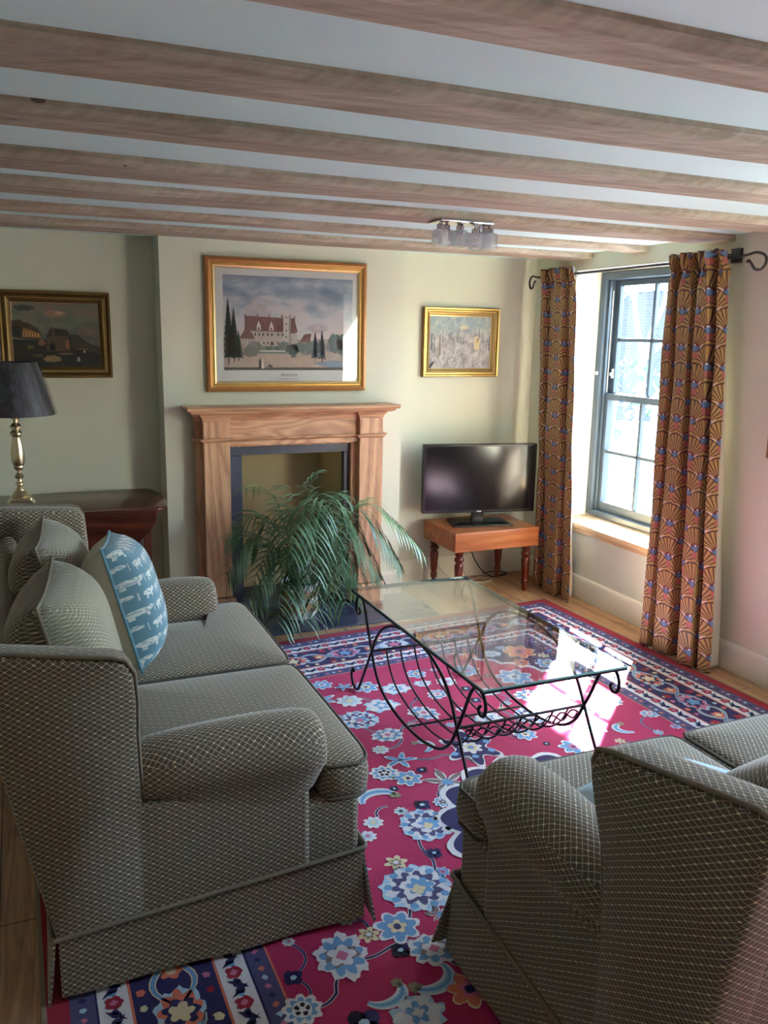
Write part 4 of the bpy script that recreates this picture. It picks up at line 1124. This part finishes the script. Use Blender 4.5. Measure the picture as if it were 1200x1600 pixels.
P.rect(.262,.276,.02,.11,srgb(60,56,60),13); P.blob(.27,.125,.006,.012,srgb(150,120,104),14,1,.1); P.poly([(.278,.02),(.300,.02),(.290,.12),(.283,.12)], srgb(208,204,196),13); P.poly([(.325,.04),(.36,.03),(.365,.05),(.335,.06)], srgb(84,64,54),13)
P.build('print', p1)
def text_mesh(nm, txt, size, loc, par, mat, shear=.35, rotz=0):
    cu = bpy.data.curves.new(nm, 'FONT'); cu.body = txt; cu.size = size; cu.align_x = 'CENTER'; cu.shear = shear
    to = bpy.data.objects.new(nm, cu); COL.objects.link(to)
    me = bpy.data.meshes.new_from_object(to); bpy.data.objects.remove(to)
    me.materials.clear(); me.materials.append(M[mat])
    me.transform(Matrix.Translation(loc) @ Matrix.Rotation(rotz, 4, 'Z') @ Matrix.Rotation(pi/2, 4, 'X'))
    o = bpy.data.objects.new(nm, me); COL.objects.link(o); o.parent = par; o.matrix_parent_inverse = par.matrix_basis.inverted(); return o
plain('ink', srgb(96,88,84), .8)
text_mesh('caption', 'Svenstorp', .026, (1.49, YC-.0135, z0+.090), p1, 'ink', .5)
text_mesh('caption', 'Tillhörande Herr   Baron & C:o', .010, (1.49, YC-.0135, z0+.070), p1, 'ink', .4)
MB().box(x0+.058,x1-.058,YC-.0205,YC-.0195,z0+.058,z1-.058).build('glazing', 'picture_glass', p1)

# -- small snow scene, right alcove
p2 = thing('framed_picture', (2.765, 5.15, 1.42), 'small gold framed snowy landscape painting in the alcove above the television', 'picture')
x0, x1, z0, z1 = 2.478, 3.054, 1.422, 1.880
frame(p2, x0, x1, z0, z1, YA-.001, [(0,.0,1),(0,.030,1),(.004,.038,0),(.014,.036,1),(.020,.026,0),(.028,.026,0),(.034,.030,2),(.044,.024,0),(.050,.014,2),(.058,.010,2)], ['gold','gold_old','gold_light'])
for k, (a, b) in enumerate((((x0,z0),(x1,z0)),((x1,z0),(x1,z1)),((x1,z1),(x0,z1)),((x0,z1),(x0,z0)))): pass
def snow():
    m = Mat('snow_paint', (.6,.6,.6), .6); x, y, z = m.xyz()
    n = m.noise(m.vec(x*1.4, 0.0, z), scale=16, detail=6, rough=.72, dist=.6); n3 = m.noise(m.vec(x*2.5, 0.0, z*.8), scale=30, detail=5, rough=.8)
    g = ((z-1.48)/.34)
    c = m.ramp((n*1.0+n3*.5-.28).sat(), [(.22, srgb(96,92,96)), (.42, srgb(158,156,158)), (.55, srgb(196,194,190)), (.72, srgb(214,206,184))])
    sky = m.ramp((n*1.1-.05).sat(), [(.3, srgb(132,156,172)), (.55, srgb(172,186,184)), (.75, srgb(210,206,180))])
    m.set('Base Color', m.mix((((g-.62)*5)+(n3-.5)*3).sat(), c, sky)); m.bump(n3, .9, .006); M['snow_paint'] = m.mat
snow()
P = Pic(x0+.052, x1-.052, z0+.052, z1-.052, YA-.011); P.rect(0,1,0,1,'snow_paint',0)
for k, (x, a, b, c) in enumerate([(.04,.35,.66,srgb(92,96,112)),(.08,.30,.6,srgb(128,126,124)),(.17,.25,.66,srgb(120,110,100)),(.45,.5,.72,srgb(126,136,146)),(.97,.35,.62,srgb(112,114,122)),(.8,.55,.78,srgb(134,134,140)),(.14,.2,.5,srgb(150,142,132))]):
    P.poly([(x-.012,a),(x+.014,a),(x+.006,b),(x-.004,b)], c, 2)
P.poly([(.72,.38),(.73,.60),(.78,.63),(.82,.58),(.81,.36)], srgb(216,200,160),2); P.rect(.765,.785,.50,.58,srgb(140,120,100),3); P.blob(.37,.16,.028,.035,srgb(150,150,150),2,3,.2); P.blob(.37,.17,.018,.024,srgb(216,214,208),3,3,.2)
P.blob(.55,.78,.09,.05,srgb(206,200,172),2,6,.4); P.blob(.22,.44,.07,.06,srgb(170,160,154),1,7,.4); P.poly([(0,.05),(.05,.13),(.1,.14),(.02,.0),(0,0)], srgb(60,60,64),2)
P.build('painting', p2)

# -- dark landscape, left alcove
p3 = thing('framed_picture', (.215, 5.15, 1.423), 'gold framed dark painting of old buildings under a stormy sky, above the lamp', 'picture')
x0, x1, z0, z1 = -.075, .502, 1.425, 1.898
frame(p3, x0, x1, z0, z1, YA-.001, [(0,.0,1),(0,.028,1),(.005,.036,0),(.013,.034,1),(.018,.022,1),(.026,.024,0),(.034,.030,2),(.040,.024,0),(.046,.020,0),(.050,.014,1),(.062,.010,2),(.064,.009,1)], ['gold_old','gold_dark','gold_light'])
sky_mat('storm_sky', [(.15, srgb(58,64,56)), (.4, srgb(84,92,84)), (.58, srgb(104,110,94)), (.76, srgb(126,108,92)), (.95, srgb(160,130,106))], 1.5, 1.9, 8)
P = Pic(x0+.058, x1-.062, z0+.062, z1-.058, YA-.0105)
P.rect(0,1,0,1,'storm_sky',0); P.blob(.50,.82,.16,.07,srgb(140,112,92),1,2,.4); P.blob(.54,.83,.06,.03,srgb(176,142,116),2,2,.4); P.blob(.85,.55,.15,.08,srgb(112,96,86),1,8,.3); P.blob(.15,.9,.14,.05,srgb(60,68,62),1,9,.3)
P.poly([(0,.42),(.3,.40),(.5,.46),(.75,.48),(.85,.38),(1,.30),(1,0),(0,0)], srgb(38,38,30),2)
P.poly([(0,.45),(0,.70),(.10,.72),(.14,.68),(.2,.66),(.3,.58),(.34,.48),(.3,.4)], srgb(64,54,40),3); P.rect(0,.1,.45,.62,srgb(44,44,40),4)
P.poly([(.11,.45),(.13,.6),(.22,.56),(.32,.5),(.33,.44)], srgb(128,96,52),5)
for k in range(6): P.rect(.125+k*.033,.135+k*.033,.46,.55-k*.008,srgb(190,150,90),6)
P.poly([(.38,.46),(.44,.60),(.62,.58),(.66,.48)], srgb(50,44,38),5); P.rect(.455,.475,.48,.62,srgb(92,72,52),6)
P.poly([(.38,.24),(.39,.46),(.64,.46),(.66,.24)], srgb(78,62,44),5); P.poly([(.42,.25),(.42,.34),(.45,.38),(.48,.34),(.48,.25)], srgb(16,14,12),7); P.blob(.33,.37,.05,.06,srgb(128,84,64),6,3,.4); P.blob(.62,.35,.03,.09,srgb(132,88,70),6,5,.3)
P.poly([(.66,.3),(.66,.5),(.74,.50),(.80,.40),(1,.26),(1,.2)], srgb(60,56,46),3)
P.blob(.44,.12,.12,.06,srgb(128,112,76),7,6,.3); P.blob(.28,.17,.07,.03,srgb(74,76,40),8,7,.4); P.blob(.2,.3,.05,.04,srgb(78,84,42),8,8,.4); P.blob(.6,.2,.1,.02,srgb(104,88,60),8,9,.3); P.rect(.7,.85,.27,.285,srgb(128,84,50),8); P.poly([(.8,.22),(.83,.22),(.815,.27)], srgb(180,176,160),8); P.poly([(.72,.08),(.76,.08),(.755,.15),(.735,.15)], srgb(150,146,140),8)
P.rect(0,.3,.04,.12,srgb(18,18,14),4)
P.build('painting', p3)

# -- picture at the right edge of the frame
p4 = thing('framed_picture', (3.33, 2.72, 1.15), 'carved brown wooden frame on the wall to the right of both curtains', 'picture')
fm = MB()
yy0, yy1, zz0, zz1 = 2.53, 3.014, 1.140, 1.625; xb = XW-.001
rings = []
for ins, dep in ((0,0),(0,.022),(.006,.026),(.012,.020),(.048,.018),(.052,.024),(.060,.016),(.062,.008)):
    rings.append([Vector((xb-dep, y, z)) for y, z in ((yy0+ins,zz0+ins),(yy1-ins,zz0+ins),(yy1-ins,zz1-ins),(yy0+ins,zz1-ins))])
fm.loft(rings, cap=False); fm.build('frame', 'frame_wood', p4)
MB().box(xb-.009, xb-.006, yy0+.058, yy1-.058, zz0+.058, zz1-.058).build('panel', 'frame_wood', p4)
for y in (yy0+.03, yy1-.03):
    for z in (zz0+.03, zz1-.03):
        mb = MB(); mb.loft([[Vector((xb-.019-d, y+r*cos(a*pi/8), z+r*sin(a*pi/8))) for a in range(16)] for r, d in ((.018,0),(.017,.004),(.011,.002),(.010,.005),(.004,.007))])
        mb.build('corner_rosette', 'frame_wood', p4)

# ------------------------------------------------------------------ drop leaf table and lamp
dt = thing('drop_leaf_table', (.12, 4.83, 0), 'dark mahogany drop-leaf table against the alcove wall behind the left sofa', 'table')
tz = .772
def rounded(x0, x1, y0, y1, bulge=.07, n=14):
    pts = [(x0,y0)]
    for k in range(n+1):
        f = k/n; y = y0+(y1-y0)*f; pts.append((x1 + bulge*sin(pi*min(1, f*1.0))**.8*(1-.35*f), y))
    pts.append((x0,y1)); return pts
top = []
n = 18
for k in range(n+1):
    a = -pi/2 + pi*k/n; top.append((.635+.085*cos(a)**.8 if cos(a) > 0 else .635, 4.81+.30*sin(a)))
for k in range(n+1):
    a = pi/2 + pi*k/n; top.append((-.40+.085*(-(abs(cos(a))**.8)), 4.81+.30*sin(a)))
mb = MB(); mb.loft([[Vector((x*s_+(1-s_)*.12, 4.81+(y-4.81)*s_, z)) for x, y in top] for s_, z in ((.985,tz-.020),(1,tz-.014),(1,tz-.005),(.99,tz))])
mb.build('table_top', 'mahogany', dt, smooth=40)
leaf = [(x, tz-.004) for x in (-.40,.635)]
pts = [(.635, tz-.006)]
for k in range(25):
    a = pi*k/24; pts.append((.1175+.5175*cos(a), tz-.012-.268*sin(a)))
mb = MB(); mb.loft([[Vector((x, y, z)) for x, z in pts] for y in (4.486, 4.505)]); mb.build('drop_leaf', 'mahogany', dt, bevel=.003)
MB().box(-.36,.59,4.56,4.58,tz-.11,tz-.021).box(-.36,.59,5.04,5.06,tz-.11,tz-.021).box(.57,.59,4.58,5.04,tz-.11,tz-.021).box(-.36,-.34,4.58,5.04,tz-.11,tz-.021).build('apron', 'mahogany', dt)
for x in (-.35,.585):
    for y in (4.575,5.045):
        mb = MB(); mb.loft([[Vector((x+a*s_, y+b*s_, z)) for a, b in ((-1,-1),(1,-1),(1,1),(-1,1))] for s_, z in ((.013,0),(.022,tz-.12),(.022,tz-.0215))]); mb.build('leg', 'mahogany_v', dt, bevel=.002)
MB().lathe([(.004,0),(.008,.003),(.010,.012),(.006,.02),(.002,.024)], (0,0,0), 12).build('knob', 'brass', dt)
o = bpy.data.objects['knob']; o.matrix_parent_inverse = Matrix.Identity(4); o.location = (.61-.12, 4.70-4.83, tz-.06); o.rotation_euler = (0, pi/2, 0)

lx, ly = -.028, 4.80
lp = thing('table_lamp', (lx, ly, tz), 'table lamp with brass candlestick base and black shade still in cellophane', 'lamp')
mb = MB()
def sq(r, z): return [Vector((lx+a*r, ly+b*r, z)) for a, b in ((-1,-1),(1,-1),(1,1),(-1,1))]
mb.loft([sq(.066,tz+.012), sq(.066,tz+.018), sq(.052,tz+.034), sq(.050,tz+.046), sq(.046,tz+.05)])
for a in (-1,1):
    for b in (-1,1): mb.box(lx+a*.058-.012, lx+a*.058+.012, ly+b*.058-.012, ly+b*.058+.012, tz+.0005, tz+.013)
mb.build('base', 'brass', lp, bevel=.003)
pr = [(.044,.05),(.046,.056),(.040,.062),(.034,.074),(.022,.082),(.020,.09),(.012,.10),(.014,.108),(.022,.114),(.022,.122),(.013,.13),(.012,.142),(.021,.150),(.024,.158),(.018,.166),(.012,.174),(.013,.188),(.022,.196),(.026,.206),(.024,.214),(.030,.224),(.036,.250),(.034,.285),(.027,.33),(.020,.362),(.022,.370),(.030,.378),(.031,.388),(.022,.396),(.018,.404),(.028,.412),(.030,.422),(.020,.432),(.013,.440),(.014,.455),(.024,.463),(.029,.472),(.027,.480),(.018,.488)]
sides = 8
mb = MB().lathe([(r, z+tz) for r, z in pr], (lx,ly,0), 20); mb.build('stem', 'brass', lp, smooth=35)
mb = MB(); mb.loft([[Vector((lx+r*cos(2*pi*k/40), ly+r*sin(2*pi*k/40), tz+z)) for k in range(40)] for r, z in ((.198,.482),(.122,.752),(.118,.752),(.194,.482),(.198,.482))], cap=False)
sd = mb.build('lamp_shade', 'shade_black', lp, smooth=50)
mb = MB(); R = random.Random(2); rings = []
for j in range(13):
    f = j/12; rr = []
    for k in range(72):
        a = 2*pi*k/72; r = (.203+(.1265-.203)*f) + .006*sin(k*1.3+f*2.5)*abs(sin(k*.41+1+f)) + R.uniform(0,.002)+.004
        rr.append(Vector((lx+r*cos(a), ly+r*sin(a), tz+.481+.272*f)))
    rings.append(rr)
mb.loft(rings, cap=False)
mcl = bpy.data.materials.new('cello_wrap'); mcl.use_nodes = True; nt = mcl.node_tree; nt.nodes.clear()
o_ = nt.nodes.new('ShaderNodeOutputMaterial'); mx = nt.nodes.new('ShaderNodeMixShader'); tr = nt.nodes.new('ShaderNodeBsdfTransparent'); gl = nt.nodes.new('ShaderNodeBsdfGlossy'); gl.inputs['Roughness'].default_value = .08
fr_ = nt.nodes.new('ShaderNodeFresnel'); thin_ior(nt, fr_, 1.9)
nt.links.new(fr_.outputs[0], mx.inputs[0]); nt.links.new(tr.outputs[0], mx.inputs[1]); nt.links.new(gl.outputs[0], mx.inputs[2]); nt.links.new(mx.outputs[0], o_.inputs[0])
M['cello_wrap'] = mcl
mb.build('cellophane_wrap', 'cello_wrap', sd, smooth=25)

# ------------------------------------------------------------------ ceiling light
cl = thing('ceiling_light', (1.83, 3.42, 2.10), 'chrome ceiling light with clustered crystal glass cube shades under the beams', 'ceiling light')
MB().box(1.70,1.96,3.37,3.50,2.176,2.1865).build('ceiling_plate', 'chrome', cl, bevel=.003)
cubes = [(1.69,3.36,2.105),(1.76,3.44,2.115),(1.80,3.39,2.11),(1.855,3.35,2.095),(1.84,3.46,2.12),(1.90,3.42,2.108),(1.955,3.40,2.108),(1.97,3.47,2.118)]
for i, (x, y, z) in enumerate(cubes):
    MB().tube(spline([(min(1.94,max(1.72,x)), min(3.48,max(3.39,y)), 2.177),(x,y,2.165),(x,y,z+.036)],4), .006, 8).lathe([(.016,z+.034),(.016,z+.052),(.010,z+.056)],(x,y,0),12).build('arm', 'chrome', cl, smooth=40)
    mb = MB(); s_ = .031; n = 20
    rings = []
    for r, dz in ((.70,-.036),(.95,-.033),(1.0,-.026),(1.0,.020),(.94,.030),(.6,.034),(.45,.034),(.5,.022),(.80,.016),(.84,-.018),(.6,-.024),(.01,-.024)):
        ring = []
        for k in range(n):
            a = 2*pi*k/n; q = (abs(cos(a))**5+abs(sin(a))**5)**(-1/5); ring.append(Vector((x+s_*r*q*cos(a+.3*i)*.98, y+s_*r*q*sin(a+.3*i), z+dz)))
        rings.append(ring)
    mb.loft(rings); mb.build('glass_shade', 'crystal', cl, smooth=50)

# ------------------------------------------------------------------ potted palm
px_, py_ = 1.485, 4.70
pl = thing('potted_palm', (px_, py_, .0125), 'potted parlour palm with long arching fronds in front of the fireplace', 'plant')
z0 = .0125
mb = MB()
mb.lathe([(.100,z0),(.106,z0+.015),(.117,z0+.20),(.120,z0+.215),(.110,z0+.215),(.105,z0+.19),(.001,z0+.185)], (px_,py_,0), 36)
pot = mb.build('pot', 'pot_white', pl, smooth=40)
for a, b in ((.045,.10),(.13,.175)):
    r = lambda z: .106+(z-.015)*.0595+.0015
    MB().loft([[Vector((px_+rr*cos(2*pi*k/36), py_+rr*sin(2*pi*k/36), z0+z)) for k in range(36)] for rr, z in ((r(a)-.002,a),(r(a)+.001,a+.002),(r(b)+.001,b-.002),(r(b)-.002,b))], cap=False).build('woven_band', 'pot_tan', pot, smooth=40)
MB().lathe([(.001,z0+.186),(.104,z0+.188),(.104,z0+.192),(.001,z0+.197)], (px_,py_,0), 24).build('soil', 'soil', pl)
def frond(tip, apex, mat, nl=30, ll=.20, seed=0, base=None):
    """quadratic-ish arc from the crown through apex to tip"""
    R = random.Random(seed)
    b = Vector(base or (px_+R.uniform(-.04,.04), py_+R.uniform(-.04,.04), .19)); T = Vector(tip); A_ = Vector(apex)
    path = spline([b, b.lerp(A_, .5)+Vector((0,0,.04)), A_, A_.lerp(T,.55)+Vector((0,0,.045)), T], 10)
    N = len(path); mb = MB()
    mb.cur = 1; mb.tube(path, [max(.0012, .0042*(1-i/N)) for i in range(N)], 6); mb.cur = 0
    for k in range(nl):
        f = .30 + .70*(k+.5)/nl; i = min(N-2, int(f*(N-1))); p = path[i]; t = (path[i+1]-path[i]).normalized()
        side = t.cross(Vector((0,0,1))); side = side.normalized() if side.length > .1 else Vector((1,0,0))
        L_ = ll*(.55+.55*sin(pi*min(1,(f-.22)/.8)))*R.uniform(.85,1.1)
        for sg in (-1, 1):
            d = (t*.75 + side*sg*.75 + Vector((0,0,.12+R.uniform(-.08,.08)))).normalized()
            w = R.uniform(.0046,.0066); pts = []; q = p.copy(); nseg = 5; dd = d.copy(); up = side.cross(t)
            left = []; right = []
            for s_ in range(nseg+1):
                g = s_/nseg; ww = w*sin(pi*min(1, .12+g*.88))**.7 if s_ < nseg else .0003
                wv = dd.cross(Vector((0,0,1))); wv = wv.normalized() if wv.length > .05 else side
                wv = (wv + Vector((0,0,.35*sg))).normalized()
                left.append(q + wv*ww); right.append(q - wv*ww)
                q = q + dd*(L_/nseg); dd = (dd + Vector((0,0,-.26-R.uniform(0,.12)))).normalized()
            # keep leaflets clear of the hearth
            vs = []
            for l_, r_2 in zip(left, right):
                for v in (l_, r_2): v.z = max(v.z, .016); vs.append(v)
            mb.add(vs, [(2*s_,2*s_+1,2*s_+3,2*s_+2) for s_ in range(nseg)])
    return mb.build('frond', [mat, 'palm_stem'], pl, smooth=60)
G, GL = 'palm_leaf', 'palm_leaf_light'
fr_list = [((1.02,4.58,.56),(1.24,4.62,.66),G,26,.20), ((1.00,4.50,.38),(1.20,4.58,.56),G,26,.22), ((1.10,4.42,.24),(1.27,4.52,.50),G,28,.24), ((1.23,4.30,.12),(1.32,4.46,.44),G,28,.24),
 ((1.12,4.55,.84),(1.33,4.66,.74),GL,10,.12), ((1.30,4.30,.52),(1.42,4.50,.72),G,28,.22), ((1.42,4.28,.40),(1.48,4.50,.78),G,28,.23), ((1.62,4.32,.42),(1.56,4.52,.76),G,28,.22),
 ((1.48,4.30,.16),(1.49,4.46,.52),G,30,.22), ((1.38,4.28,.12),(1.42,4.46,.48),G,30,.22), ((1.64,4.33,.18),(1.58,4.50,.50),G,30,.22), ((1.78,4.38,.20),(1.65,4.53,.52),G,30,.22),
 ((1.90,4.44,.28),(1.70,4.58,.60),G,30,.22), ((2.02,4.44,.36),(1.78,4.58,.68),G,30,.22), ((2.16,4.46,.44),(1.84,4.58,.70),GL,30,.22), ((1.80,4.46,.48),(1.66,4.58,.72),G,26,.20),
 ((1.42,4.62,.82),(1.44,4.68,.62),G,16,.16), ((1.56,4.66,.88),(1.52,4.70,.64),G,16,.16), ((1.74,4.60,.74),(1.62,4.66,.66),G,20,.18), ((1.20,4.72,.46),(1.32,4.72,.60),G,24,.20),
 ((1.74,4.78,.56),(1.62,4.74,.68),G,22,.19), ((1.30,4.34,.30),(1.38,4.50,.60),G,28,.22), ((1.72,4.36,.34),(1.61,4.52,.66),G,28,.22), ((1.54,4.27,.28),(1.52,4.46,.64),G,28,.22)]
for i, (tp, ap, mt, nl, ll) in enumerate(fr_list): frond(tp, ap, mt, max(7, int(nl*.62)), ll*1.12, i+1)

# ------------------------------------------------------------------ outdoors, seen through the panes
tag(MB().box(3.72, 24, -6, 24, -.30, -.18).build('terrace', 'outdoor_paving'), kind='structure')
tag(MB().box(12.5, 12.8, -4, 24, -.18, 2.7).build('garden_wall', 'brick'), 'brick garden wall seen through the window', 'wall')
def gchair(x, y, a, label):
    t = thing('garden_chair', (x,y,-.18), label, 'garden chair', a, 'white garden chairs outside')
    B = lambda nm, mb, **k: mb.build(nm, 'chair_white', t, inv=False, **k)
    B('seat', MB().box(-.22,.22,-.22,.22,.42,.45), bevel=.01)
    mb = MB(); mb.loft([[Vector((x_,-.2-.12*f,.45+.45*f)) for x_ in (-.2,.2)]+[Vector((x_,-.23-.12*f,.45+.45*f)) for x_ in (.2,-.2)] for f in (0,.5,1)]); B('backrest', mb, bevel=.01)
    for a_ in (-.19,.19):
        for b_ in (-.19,.19): B('leg', MB().tube([(a_,b_,.43),(a_*1.15,b_*1.15,0)], .016, 8))
gchair(6.6, 7.9, 2.3, 'white garden chair outside, nearer the lower left pane')
gchair(7.6, 8.2, -1.9, 'white garden chair outside, beside the curtain edge')
def shrub(x, y, r, h, seed, mats, label, nm='shrub', n=260):
    R = random.Random(seed); mb = MB()
    for k in range(n):
        a = R.uniform(0,6.28); b = math.acos(R.uniform(-1,1)); rr = r*R.uniform(.6,1)
        c = Vector((x+rr*sin(b)*cos(a), y+rr*sin(b)*sin(a), -.18+h/2+h/2*cos(b)*R.uniform(.7,1))); s_ = R.uniform(.05,.11)
        u = Vector((R.uniform(-1,1),R.uniform(-1,1),R.uniform(-1,1))).normalized(); v = u.orthogonal().normalized()
        mb.cur = 1 if R.random() < .3 else 0
        mb.add([c+u*s_, c+v*s_*.6, c-u*s_, c-v*s_*.6], [(0,1,2,3)])
    t = thing(nm, (x,y,-.18), label, 'shrub')
    mb.build('foliage', mats, t); MB().tube([(x,y,-.18),(x+.05,y,h*.5)], .03, 6).build('stem', 'bark', t)
shrub(8.4, 10.6, .9, 1.7, 1, ['leaf_out','blossom'], 'pale flowering shrub outside, seen in the left panes')
shrub(10.6, 11.4, .8, 1.2, 2, ['leaf_out','blossom'], 'green shrub outside in front of the brick wall')
def tree(x, y, seed, label):
    R = random.Random(seed); t = thing('tree', (x,y,-.18), label, 'tree'); mb = MB(); lf = MB()
    def br(p, d, L_, r, dep):
        q = p + d*L_; mb.tube([p, p.lerp(q,.5)+Vector((R.uniform(-.05,.05),R.uniform(-.05,.05),0)), q], [r, r*.85, r*.7], 5)
        if dep == 0:
            for _ in range(6):
                c = q+Vector((R.uniform(-.25,.25),R.uniform(-.25,.25),R.uniform(-.25,.25))); u = Vector((R.uniform(-1,1),R.uniform(-1,1),R.uniform(-1,1))).normalized(); v = u.orthogonal()
                lf.add([c+u*.05, c+v*.03, c-u*.05, c-v*.03], [(0,1,2,3)])
            return
        for _ in range(3): br(q, (d+Vector((R.uniform(-.8,.8),R.uniform(-.8,.8),R.uniform(-.2,.5)))).normalized(), L_*.72, r*.6, dep-1)
    br(Vector((x,y,-.18)), Vector((0,0,1)), 1.5, .10, 5)
    mb.build('branches', 'bark', t); lf.build('foliage', 'leaf_out', t)
tree(10.6, 12.6, 4, 'bare branched tree outside against the sky')
tree(11.2, 15.4, 9, 'second branched tree outside, further along the wall')

# ------------------------------------------------------------------ light
wld = bpy.data.worlds.new('sky'); scene.world = wld; wld.use_nodes = True; nt = wld.node_tree
bg = nt.nodes['Background']; sk_ = nt.nodes.new('ShaderNodeTexSky'); sk_.sky_type = 'NISHITA'; sk_.sun_disc = False
sk_.sun_elevation = radians(43); sk_.sun_rotation = radians(45); sk_.air_density = 1.2; sk_.dust_density = 1.0
nt.links.new(sk_.outputs[0], bg.inputs[0]); bg.inputs[1].default_value = 1.0
sun = bpy.data.objects.new('sun', bpy.data.lights.new('sun', 'SUN')); COL.objects.link(sun)
sun.data.energy = 40; sun.data.angle = radians(.9); sun.data.color = (1,.975,.93)
sun.rotation_euler = Vector((-.78,-.74,-1)).to_track_quat('-Z','Y').to_euler()
def portal(name, loc, rot, sx, sy):
    l = bpy.data.lights.new(name, 'AREA'); l.shape = 'RECTANGLE'; l.size = sx; l.size_y = sy; l.cycles.is_portal = True
    o = bpy.data.objects.new(name, l); COL.objects.link(o); o.location = loc; o.rotation_euler = rot
portal('window_portal', (3.70,(WY0+WY1)/2,(WZ0+WZ1)/2), (0, pi/2, 0), WZ1-WZ0, WY1-WY0)
portal('window_portal', (3.70,(V0+V1)/2,(WZ0+WZ1)/2), (0, pi/2, 0), WZ1-WZ0, V1-V0)

scene.view_settings.view_transform = 'Standard'; scene.view_settings.look = 'None'
scene.view_settings.gamma = 1; scene.view_settings.use_curve_mapping = False
scene.view_settings.exposure = 2.5
scene.cycles.max_bounces = 10; scene.cycles.diffuse_bounces = 6; scene.cycles.transparent_max_bounces = 16
scene.cycles.sample_clamp_indirect = 8; scene.cycles.caustics_reflective = False; scene.cycles.caustics_refractive = False
scene.cycles.use_denoising = True
